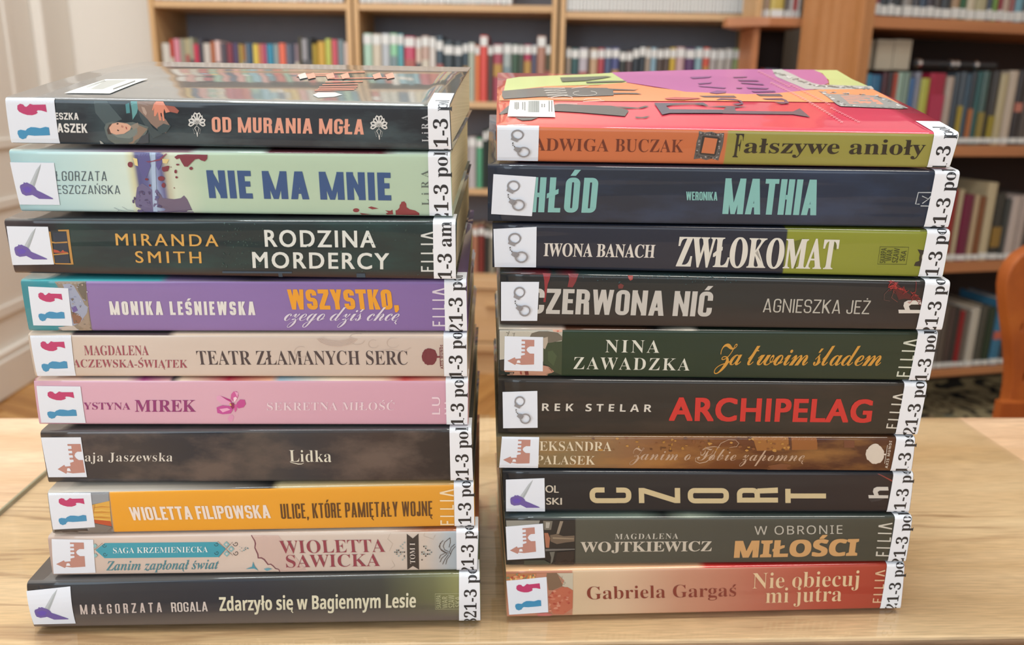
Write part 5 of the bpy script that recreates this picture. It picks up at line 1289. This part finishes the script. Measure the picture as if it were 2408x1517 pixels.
def row(items, base, ztop_px, bayname, shelf, group, lab=None, dep=.012, crop=None, depth=.15, smin=-9, smax=9):
    """items: (x0, x1, ytop, hex) in a zoomed crop of the photograph (origin and scale in crop)"""
    ox, oy, sc = crop; ym = oy + sum(i[2] for i in items)/len(items)/sc; last = smin
    for i, it in enumerate(items):
        x0, x1, yt, c = it[:4]; xa, xb = ox+x0/sc, ox+x1/sc; yy = oy+yt/sc
        z = bs(xa, yy, dep)[1]; a = max(last, bs(xa, ym, dep)[0]); b_ = min(smax, bs(xb, ym, dep)[0]); last = b_+.0003
        if b_-a < .006: continue
        h = max(.12, min(.27, z-base)); t = max(.007, b_-a-.0006)
        p = BO + BE*((a+b_)/2) + BN*dep; p.z = base+.0006
        lb = lab(i) if callable(lab) else lab
        bd = None
        if random.random() < .35: bd = (random.uniform(.3, .5), random.uniform(.1, .3), random.choice(('c8c0b0', '5a5a5c', 'b08a48', 'a8605a', '7a8c90')))
        shelf_book(p, -BY, t, h, depth+random.uniform(-.01, .015), c, '%s book, %s from left, %s shelf of the %s bay' % (cname(c), ordn(i+1), shelf, bayname), group, lb, bd)
A2 = [(130,225,490,'c8c2b8'),(228,268,445,'b8402c'),(268,340,440,'d08a98'),(342,398,440,'9a9684'),(400,450,440,'b8ad8a'),(450,495,430,'a8a890'),(495,550,500,'c8405a'),(552,600,440,'4a4a55'),(602,685,490,'c4bcb4'),(687,735,470,'b06a48'),(737,800,460,'dcc0bc'),(802,870,490,'55505a'),(872,935,490,'8a4550'),(937,1005,490,'544a6a'),(1007,1045,500,'b09a50'),(1047,1085,510,'a87850'),(1087,1125,490,'6a8090'),(1127,1165,490,'3a5a78'),(1167,1230,500,'d8c058'),(1232,1280,500,'c87868'),(1282,1320,500,'c06080'),(1322,1400,500,'3a8aa8'),(1402,1460,500,'90a0a0'),(1462,1540,490,'e07058'),(1542,1600,500,'6a7080'),(1602,1640,500,'50586a'),(1642,1690,500,'8a7880'),(1692,1720,420,'5a5540'),(1722,1790,440,'9a989c'),(1792,1840,430,'3a4045'),(1842,1900,500,'a89038'),(1902,1990,470,'c8a048'),(1992,2060,440,'b8c060'),(2062,2130,450,'c85a68'),(2132,2200,450,'788a90'),(2202,2255,480,'d0beb8'),(2257,2300,490,'c8b4ac')]
row(A2, 1.004, 0, 'left', 'middle', 'books on the middle shelf of the left bay', None, crop=(350, 0, 4.816), smin=S[0]+.02, smax=S[1]-.017)
B2 = [(235,325,345,'a8c8b4'),(327,420,350,'c8bca8'),(422,510,345,'b0b4b8'),(512,590,345,'8cc49a'),(592,650,350,'5aa0a8'),(655,770,375,'b8405a'),(775,833,390,'d0b8a8'),(835,915,370,'b89a8c'),(917,983,385,'d0c8c0'),(985,1060,370,'3a4a55'),(1062,1168,420,'354045'),(1170,1260,430,'3a444a'),(1262,1318,445,'40505a'),(1320,1388,440,'a8b0a0'),(1390,1437,470,'e08050'),(1439,1520,365,'d05048'),(1522,1575,470,'5a4844'),(1577,1675,455,'a04858'),(1680,1768,455,'a0aaa8'),(1770,1840,455,'405a48'),(1842,1893,460,'505a50'),(1895,1973,460,'a83a58'),(1975,2028,460,'5a5a70'),(2030,2120,370,'a87a68'),(2122,2200,460,'55503c')]
row(B2, 1.004, 0, 'middle', 'middle', 'books on the middle shelf of the middle bay', lambda i: (.84 if i not in (9, 10, 11) else .78, .14), crop=(800, 0, 4.378), smin=S[2]+.013, smax=S[3]-.021)
C2 = [(95,130,455,'907a3a'),(132,175,450,'a09080'),(177,250,455,'2a5050'),(252,338,455,'b0a8b0'),(340,354,460,'40706a'),(356,430,460,'b89878'),(432,493,455,'a84048'),(495,560,450,'4a5878'),(562,633,450,'4a5080'),(635,698,480,'303430'),(700,758,480,'5a4848'),(760,820,450,'283038'),(822,880,430,'283038'),(882,930,450,'a09080'),(932,988,450,'80a0b0'),(990,1050,455,'504038'),(1052,1110,450,'504038'),(1112,1170,450,'c0a030'),(1172,1255,445,'b89898'),(1257,1350,455,'502858'),(1352,1425,450,'80a0a8'),(1427,1490,450,'c85038'),(1492,1560,465,'a8a09c'),(1562,1640,465,'b0a8a0'),(1642,1710,460,'b8b0a8'),(1712,1780,460,'90a070'),(1782,1850,455,'a88060'),(1852,1888,480,'605a50')]
row(C2, .986, 0, 'right', 'middle', 'books on the middle shelf of the right bay', (.84, .13), crop=(1300, 0, 4.013), smin=S[4]+.02, smax=S[5]-.02)
def random_row(s0, s1, base, bayname, shelf, group, cols, tmin, tmax, hmin, hmax, lab, dep=.012):
    a = s0; i = 0
    while True:
        t = random.uniform(tmin, tmax)
        if a+t > s1: break
        c = random.choice(cols); i += 1
        p = BO + BE*(a+t/2) + BN*dep; p.z = base+.0006
        shelf_book(p, -BY, t-.0008, random.uniform(hmin, hmax), .15, c, '%s book, %s from left, %s shelf of the %s bay' % (cname(c), ordn(i), shelf, bayname), group, lab, (.3, .3, random.choice(cols)) if random.random() < .4 else None)
        a += t
UPC = ['c06858', 'd8b870', '8cb0b8', 'c8c0b0', '98b49c', '5c6878', 'd09c90', 'e0d8cc', 'b85a60', '6c8c94', 'd8c8a8']
TOPC = ['8a7a80', '6c7884', 'a89a98', '9c6c70', '70808c', 'b8a8a0', '5a6068', '8c98a4', 'a08c90']
random_row(S[0]+.02, S[1]-.018, 1.324, 'left', 'top', 'pale-labelled books on the top shelf of the left bay', TOPC, .016, .026, .19, .22, (.02, .2))
random_row(S[2]+.014, S[2]+.56, 1.324, 'middle', 'top', 'pale-labelled books on the top shelf of the middle bay', TOPC, .014, .024, .19, .22, (.02, .2))
random_row(S[4]+.02, S[5]-.02, 1.306, 'right', 'top', 'thin pale-labelled books on the top shelf of the right bay', ['606a72', '50585c', '7a7c80', '8a6c70', '4c5a6c'], .010, .014, .18, .2, (.02, .26))
for zi, sh in ((1.642, 'second'), (1.96, 'uppermost')):
    random_row(S[0]+.02, S[1]-.018, zi, 'left', sh, 'colourful books on the high shelves of the bookcase', UPC, .022, .038, .18, .23, None)
    random_row(S[2]+.014, S[3]-.022, zi, 'middle', sh, 'colourful books on the high shelves of the bookcase', UPC, .022, .038, .18, .23, None)
LOWC = ['b8b4a8', 'a8b0a4', '5cac84', '2e4038', 'c0b8b0', '38443c', '8c7468', '7cb098', 'b06a58']
def gap_row(cols, base, shelf, ys, lab=None):
    for i, (x0, x1, yt, c) in enumerate(cols):
        a, z = bs(x0, yt, .012); b_, _ = bs(x1, yt, .012)
        p = BO + BE*((a+b_)/2) + BN*.012; p.z = base+.0006
        shelf_book(p, -BY, b_-a-.0008, z-base, .15, c, '%s book, %s from left, %s shelf, seen between the stacks' % (cname(c), ordn(i+1), shelf), 'books on the %s shelf glimpsed between the stacks' % shelf, lab, None)
gap_row([(1060,1082,322,'9a8c90'),(1083,1100,325,'b8b0a0'),(1101,1120,322,'b4aeb0'),(1121,1135,325,'58a07c'),(1136,1146,305,'34403c'),(1147,1157,300,'2c3834'),(1158,1178,302,'b8b4ac'),(1179,1200,318,'8c6c64'),(1201,1222,315,'6c7480')], .700, 'third', None, (.82, .14))
gap_row([(1065,1085,530,'7c6c60'),(1086,1110,532,'9c8474'),(1111,1124,532,'b07860'),(1125,1139,530,'7c3430'),(1140,1150,535,'3c3c3a'),(1151,1166,538,'8c8878'),(1167,1186,532,'5c4c44'),(1187,1205,530,'a09484')], .386, 'lowest', None, (.8, .14))

# ---------------- tall bookcase on the right, turned so that its left side shows
CE = V((math.cos(R_(11)), math.sin(R_(11)), 0)); CN = V((-math.sin(R_(11)), math.cos(R_(11)), 0))
CO = hit(2029, 60, V((0, 2.3, 0)), V((0, 1, 0))); CO.z = 0
def cs(x, y, dep=0.0):
    p = hit(x, y, CO+CN*dep, CN)-CO; return p.dot(CE), p.z
rb = empty('tall_bookcase', CO, R_(11)); tag(rb, 'tall cherry-toned bookcase at the right, its broad left side turned to the camera', 'bookcase')
T = cs(2054, 60)[0]; Wd = 1.5; Dp = .30
box('side_panel', (0, 0, .009), (T, Dp, 2.2), M_SIDE, rb, .001)
box('side_panel', (Wd-T, 0, .009), (Wd, Dp, 2.2), M_SIDE, rb, .001)
box('back_panel', (T, Dp-.006, .05), (Wd-T, Dp, 2.2), M_DARKBACK, rb)
CZ = []
for ya, yb in ((46, 73), (342, 368), (617, 641), (868, 884)):
    z1 = cs(2260, ya)[1]; z0 = cs(2260, yb)[1]; CZ.append(z1)
    box('shelf', (T+.0005, .003, z0), (Wd-T-.0005, Dp-.007, z1), M_SHELFR, rb, .001)
box('shelf', (T+.0005, .003, CZ[0]+.32), (Wd-T-.0005, Dp-.007, CZ[0]+.345), M_SHELFR, rb, .001)
def crow(items, base, shelf, group, crop, lab, dep=.015, depth=.17, bands={}):
    ox, oy, sc = crop; ym = oy + sum(i[2] for i in items)/len(items)/sc; last = T+.001
    for i, it in enumerate(items):
        x0, x1, yt, c = it[:4]; yy = oy+yt/sc
        z = cs(ox+x0/sc, yy, dep)[1]; a = max(last, cs(ox+x0/sc, ym, dep)[0]); b_ = cs(ox+x1/sc, ym, dep)[0]; last = b_+.0003
        if b_-a < .006: continue
        h = it[4] if len(it) > 4 else z-base
        p = CO + CE*((a+b_)/2) + CN*dep; p.z = base+.0006
        shelf_book(p, R_(11), b_-a-.0008, h, depth+random.uniform(-.01, .02), c, '%s book, %s from left, %s shelf of the tall right bookcase' % (cname(c), ordn(i+1), shelf), group, lab, bands.get(i))
R0 = [(1210,1268,0,'8a5058'),(1270,1328,0,'3a4048'),(1330,1380,0,'55565a'),(1382,1440,0,'2c3034'),(1450,1528,0,'8a8480'),(1530,1588,0,'4a4a50'),(1590,1638,0,'3a4a5c'),(1640,1700,0,'444048'),(1702,1760,0,'504a48'),(1762,1840,0,'3a3e42'),(1842,1910,0,'a08468'),(1912,1962,0,'2c5a38'),(1965,2033,0,'c0b49c'),(2035,2128,0,'a8a080'),(2130,2168,0,'3c4450'),(2170,2215,0,'6a8a3c'),(2217,2250,0,'8a2838'),(2252,2308,0,'b09888'),(2310,2350,0,'90504a'),(2352,2420,0,'6a98a8'),(2424,2480,0,'50484a'),(2482,2540,0,'a09080')]
crow([i+(random.uniform(.19, .23),) for i in R0], CZ[0], 'upper', 'books on the upper shelf of the tall right bookcase', (1700, 0, 3.401), (.02, .12))
R1 = [(8,60,540,'4a90b0'),(62,180,550,'2c6488'),(190,248,520,'4a2028'),(250,308,520,'3a3034'),(310,358,530,'a84838'),(360,420,520,'90a898'),(422,500,520,'788c80'),(502,556,590,'386090'),(558,622,520,'7c7c88'),(624,728,590,'a8a848'),(730,906,530,'98203c'),(912,998,570,'a8988c'),(1000,1068,530,'3c4650'),(1070,1128,520,'485058'),(1130,1188,540,'3a5060'),(1190,1248,520,'30343a'),(1250,1308,520,'2c5858'),(1310,1388,510,'48605c'),(1390,1428,520,'2a2826'),(1430,1508,510,'3c3836'),(1510,1608,540,'b0a280'),(1612,1708,505,'b8a898'),(1712,1798,500,'302a2c'),(1802,1900,500,'504844'),(1902,2000,505,'8c7c70')]
crow(R1, CZ[1], 'second', 'books on the second shelf of the tall right bookcase', (2040, 60, 4.742), (.03, .07), bands={13: (.12, .42, 'a08c38'), 15: (.1, .4, 'a86840'), 17: (.1, .35, '8c7c40'), 19: (.1, .3, '948430'), 10: (.2, .5, 'a83450'), 5: (.1, .2, 'b8a898'), 22: (.45, .12, 'b87464')})
R2 = [(-230,-190,130,'54463c'),(-188,-120,140,'8c7c6c'),(-118,-60,125,'3c3834'),(-58,-2,120,'8c8478'),(0,48,120,'8a2020'),(50,80,120,'b0a080'),(82,150,155,'6a1838'),(152,185,155,'b09878'),(187,225,165,'7a4828'),(227,283,80,'b8a888'),(285,345,145,'35322c'),(347,383,180,'3a3c3a'),(387,440,165,'b8a8a0'),(442,490,160,'a89890'),(492,540,150,'4a4440')]
crow(R2, CZ[2], 'third', 'books on the third shelf of the tall right bookcase', (2240, 400, 2.615), (.02, .08), bands={10: (.2, .3, '8c6c30')})
R3 = [(-210,-160,830,'6c5c50'),(-158,-100,840,'3c3834'),(-98,-50,850,'8c8480'),(-48,-2,850,'5c5048'),(0,30,850,'50403c'),(32,60,850,'3c3634'),(62,93,870,'8a2024'),(95,128,870,'6a6058'),(130,185,850,'b8b0a4'),(187,235,840,'4a4840'),(237,283,850,'2a3828'),(285,345,800,'3a7090'),(347,400,830,'443c3c'),(402,450,820,'6c5c58')]
crow(R3, CZ[3], 'lowest', 'books on the lowest shelf of the tall right bookcase', (2240, 400, 2.615), (.02, .08), bands={11: (.4, .12, 'c0604c')})
# cream boxes standing on the books of the second shelf
for i, (x0, x1) in enumerate(((2042, 2056), (2066, 2106), (2107, 2148))):
    a, z = cs(x0, 92, .06); b_, _ = cs(x1, 92, .06); zb = cs(x0, 164, .06)[1]
    zb = max(zb, CZ[1]+.178)
    o = tag(empty('archive_box', CO+CE*a+CN*.06+V((0, 0, zb)), R_(11)), '%s cream archive box laid on the books of the second right shelf' % ('narrow leftmost', 'middle', 'right-end')[i], 'box', 'cream archive boxes in the tall right bookcase')
    box('carton', (0, 0, 0), (b_-a-.001, .16, z-zb), flat('b8ac98', .7, name='cream_card'), o, .002); box('lid_edge', (0, -.001, (z-zb)*.86), (b_-a-.001, -.0001, (z-zb)*.9), flat('a89c88', .7, name='cream_card'), o)
# a metal stapler-like reading lamp arm lying on the books
a, z = cs(2150, 150, .05); b_, _ = cs(2340, 150, .05)
lm = empty('metal_lamp_arm', CO+CE*a+CN*.05+V((0, 0, cs(2200, 160, .05)[1])), R_(11)); tag(lm, 'shiny dark metal rod with chrome joints lying on the second-shelf books', 'metal rod')
M_CHR, _nt, _b = new_mat('chrome'); _b.inputs['Metallic'].default_value = 1; _b.inputs['Roughness'].default_value = .15; _b.inputs['Base Color'].default_value = (.8, .8, .85, 1)
M_BLK = flat('22242a', .3, .5, 'black_metal')
def cyl(name, p0, p1, r, mat, parent, n=12):
    p0, p1 = V(p0), V(p1); d = (p1-p0).normalized(); u_ = d.orthogonal().normalized(); v_ = d.cross(u_); vs = []
    for p in (p0, p1): vs += [p+(u_*math.cos(2*math.pi*k/n)+v_*math.sin(2*math.pi*k/n))*r for k in range(n)]
    return mesh_obj(name, vs, [(k, (k+1) % n, n+(k+1) % n, n+k) for k in range(n)]+[tuple(reversed(range(n))), tuple(range(n, 2*n))], [mat], parent)
L_ = b_-a
cyl('rod', (0, 0, .012), (L_, 0, .012), .009, M_BLK, lm)
for t in (.02, .42, .48, .72): cyl('joint', (L_*t, 0, .012), (L_*t+.012, 0, .012), .0125, M_CHR, lm)

# ---------------- corner unit between the two bookcases
CW = M_SHELFR
q0 = hit(1778, 30, V((0, 2.66, 0)), V((0, 1, 0))); q0.z = 0
cu = empty('corner_shelf_unit', q0); tag(cu, 'narrow open-ended corner shelf unit with one angled shelf jutting left', 'shelf unit')
def cul(x, y, Y=2.66): p = hit(x, y, V((0, Y, 0)), V((0, 1, 0)))-q0; return p.x, p.z
x1_ = cul(1886, 60)[0]
zt = cul(1850, 44)[1]; zb_ = cul(1850, 65)[1]
MB().box((0, 0, 0), (.018, .14, zb_-.001)).build('side_panel', CW, cu, .001)
MB().box((0, 0, zt+.001), (.018, .14, 2.1)).build('side_panel', M_UPR, cu, .001)
MB().box((.0185, .1405, 0), (x1_, .145, 2.1)).build('back_panel', M_DARKBACK, cu)
pl, _z = cul(1710, 70, 2.66)
MB().prism([(pl, .05), (pl, .01), (.03, -.045), (x1_, -.045), (x1_, .135), (pl+.06, .135)], zb_, zt).build('angled_shelf', M_SHELFR, cu, .001)
MB().box((.019, .002, .66), (x1_-.002, .14, .68)).build('shelf', CW, cu); zlow = cul(1850, 165)[1]-.17
MB().box((.019, .002, zlow-.02), (x1_-.002, .14, zlow)).build('shelf', CW, cu)
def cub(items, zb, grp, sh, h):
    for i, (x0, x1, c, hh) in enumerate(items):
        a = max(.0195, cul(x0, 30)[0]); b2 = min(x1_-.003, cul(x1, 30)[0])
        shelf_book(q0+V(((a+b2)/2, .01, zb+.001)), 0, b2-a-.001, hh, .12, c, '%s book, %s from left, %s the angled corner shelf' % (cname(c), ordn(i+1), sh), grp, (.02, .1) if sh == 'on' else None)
cub([(1786,1799,'c8b898',.2),(1800,1812,'a8907c',.21),(1813,1847,'c0aa58',.22),(1848,1858,'6c6460',.2),(1859,1868,'c0b8b4',.2),(1869,1876,'b84848',.2),(1877,1884,'c8bcb8',.2)], zt, 'books standing on the angled corner shelf', 'on', .2)
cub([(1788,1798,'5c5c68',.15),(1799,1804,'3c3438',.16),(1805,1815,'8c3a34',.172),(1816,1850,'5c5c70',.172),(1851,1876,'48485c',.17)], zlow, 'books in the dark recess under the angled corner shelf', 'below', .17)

# ---------------- carpet
m, nt, bb = new_mat('scroll_pattern_carpet'); L = nt.links.new
tc = nt.nodes.new('ShaderNodeTexCoord'); wv = nt.nodes.new('ShaderNodeTexNoise'); wv.inputs['Scale'].default_value = 8; wv.inputs['Detail'].default_value = 1.5; wv.inputs['Distortion'].default_value = 2.6
L(tc.outputs['Object'], wv.inputs['Vector']); r = nt.nodes.new('ShaderNodeValToRGB'); r.color_ramp.elements[0].position = .45; r.color_ramp.elements[0].color = rgb('14120f'); r.color_ramp.elements[1].position = .48; r.color_ramp.elements[1].color = rgb('b4a680')
L(wv.outputs['Fac'], r.inputs['Fac']); L(r.outputs['Color'], bb.inputs['Base Color']); bb.inputs['Roughness'].default_value = .95
cp = MB().prism([(1.15, 1.3), (2.9, 1.3), (2.9, 3.2), (1.15, 3.2)], .0005, .008).build('patterned_carpet', m, None, .002)
tag(cp, 'beige carpet with black scrollwork on the floor before the tall bookcase', 'carpet')

# ---------------- chair at the right edge of the picture
YC = 1.2; mid = hit(2446, 700, V((0, YC, 0)), V((0, 1, 0))).x
def chp(x, y): p = hit(x, y, V((0, YC, 0)), V((0, 1, 0))); return p.x-mid, p.z
ch = empty('wooden_chair', (mid, YC, 0)); tag(ch, 'carved orange-brown wooden chair at the right edge, its waisted back plank pierced with slots', 'chair')
prof = [chp(*q) for q in ((2440,572),(2408,590),(2388,603),(2372,622),(2361,645),(2357,670),(2358,705),(2362,745),(2368,790),(2372,835),(2373,870),(2371,905),(2366,935),(2360,960),(2355,985),(2352,1010),(2356,1040))]
cu_ = bpy.data.curves.new('back_plank', 'CURVE'); cu_.dimensions = '2D'; cu_.fill_mode = 'BOTH'; cu_.extrude = .011; cu_.bevel_depth = .0025; cu_.bevel_resolution = 2
def spl(pts):
    s_ = cu_.splines.new('POLY'); s_.points.add(len(pts)-1)
    for p_, q in zip(s_.points, pts): p_.co = (q[0], q[1], 0, 1)
    s_.use_cyclic_u = True
out = prof + [(-x, z) for x, z in reversed(prof[1:])]; spl(out)
for (hx, hy, rx, ry) in ((2404, 653, 7, 9), (2391, 765, 5, 15), (2397, 882, 6, 15)):
    cx, cz = chp(hx, hy); ex = chp(hx+rx, hy)[0]-cx; ez = cz-chp(hx, hy+ry)[1]
    for sg in (1, -1): spl([(sg*cx+ex*math.cos(2*math.pi*k/14), cz+ez*math.sin(2*math.pi*k/14)) for k in range(14)])
tmp = bpy.data.objects.new('tmp', cu_); COL.objects.link(tmp); bpy.context.view_layer.update()
me = bpy.data.meshes.new_from_object(tmp.evaluated_get(bpy.context.evaluated_depsgraph_get())); bpy.data.objects.remove(tmp)
me.name = 'back_plank'; me.materials.clear(); me.materials.append(M_CHAIR)
bp_ = bpy.data.objects.new('back_plank', me); COL.objects.link(bp_); bp_.parent = ch; bp_.rotation_euler = (R_(90), 0, 0)
MB().prism([(.19, -.02), (.21, -.36), (.17, -.40), (-.17, -.40), (-.21, -.36), (-.19, -.02)], .44, .47).build('seat', M_CHAIR, ch, .004)
MB().box((-.05, -.03, .46), (.05, -.012, .56)).build('back_tenon', M_CHAIR, ch)
for sx in (-1, 1):
    for sy in (0, 1):
        cyl('leg', (sx*.14, -.08-sy*.24, .44), (sx*.19, -.03-sy*.34, .0), .017, M_CHAIR, ch)
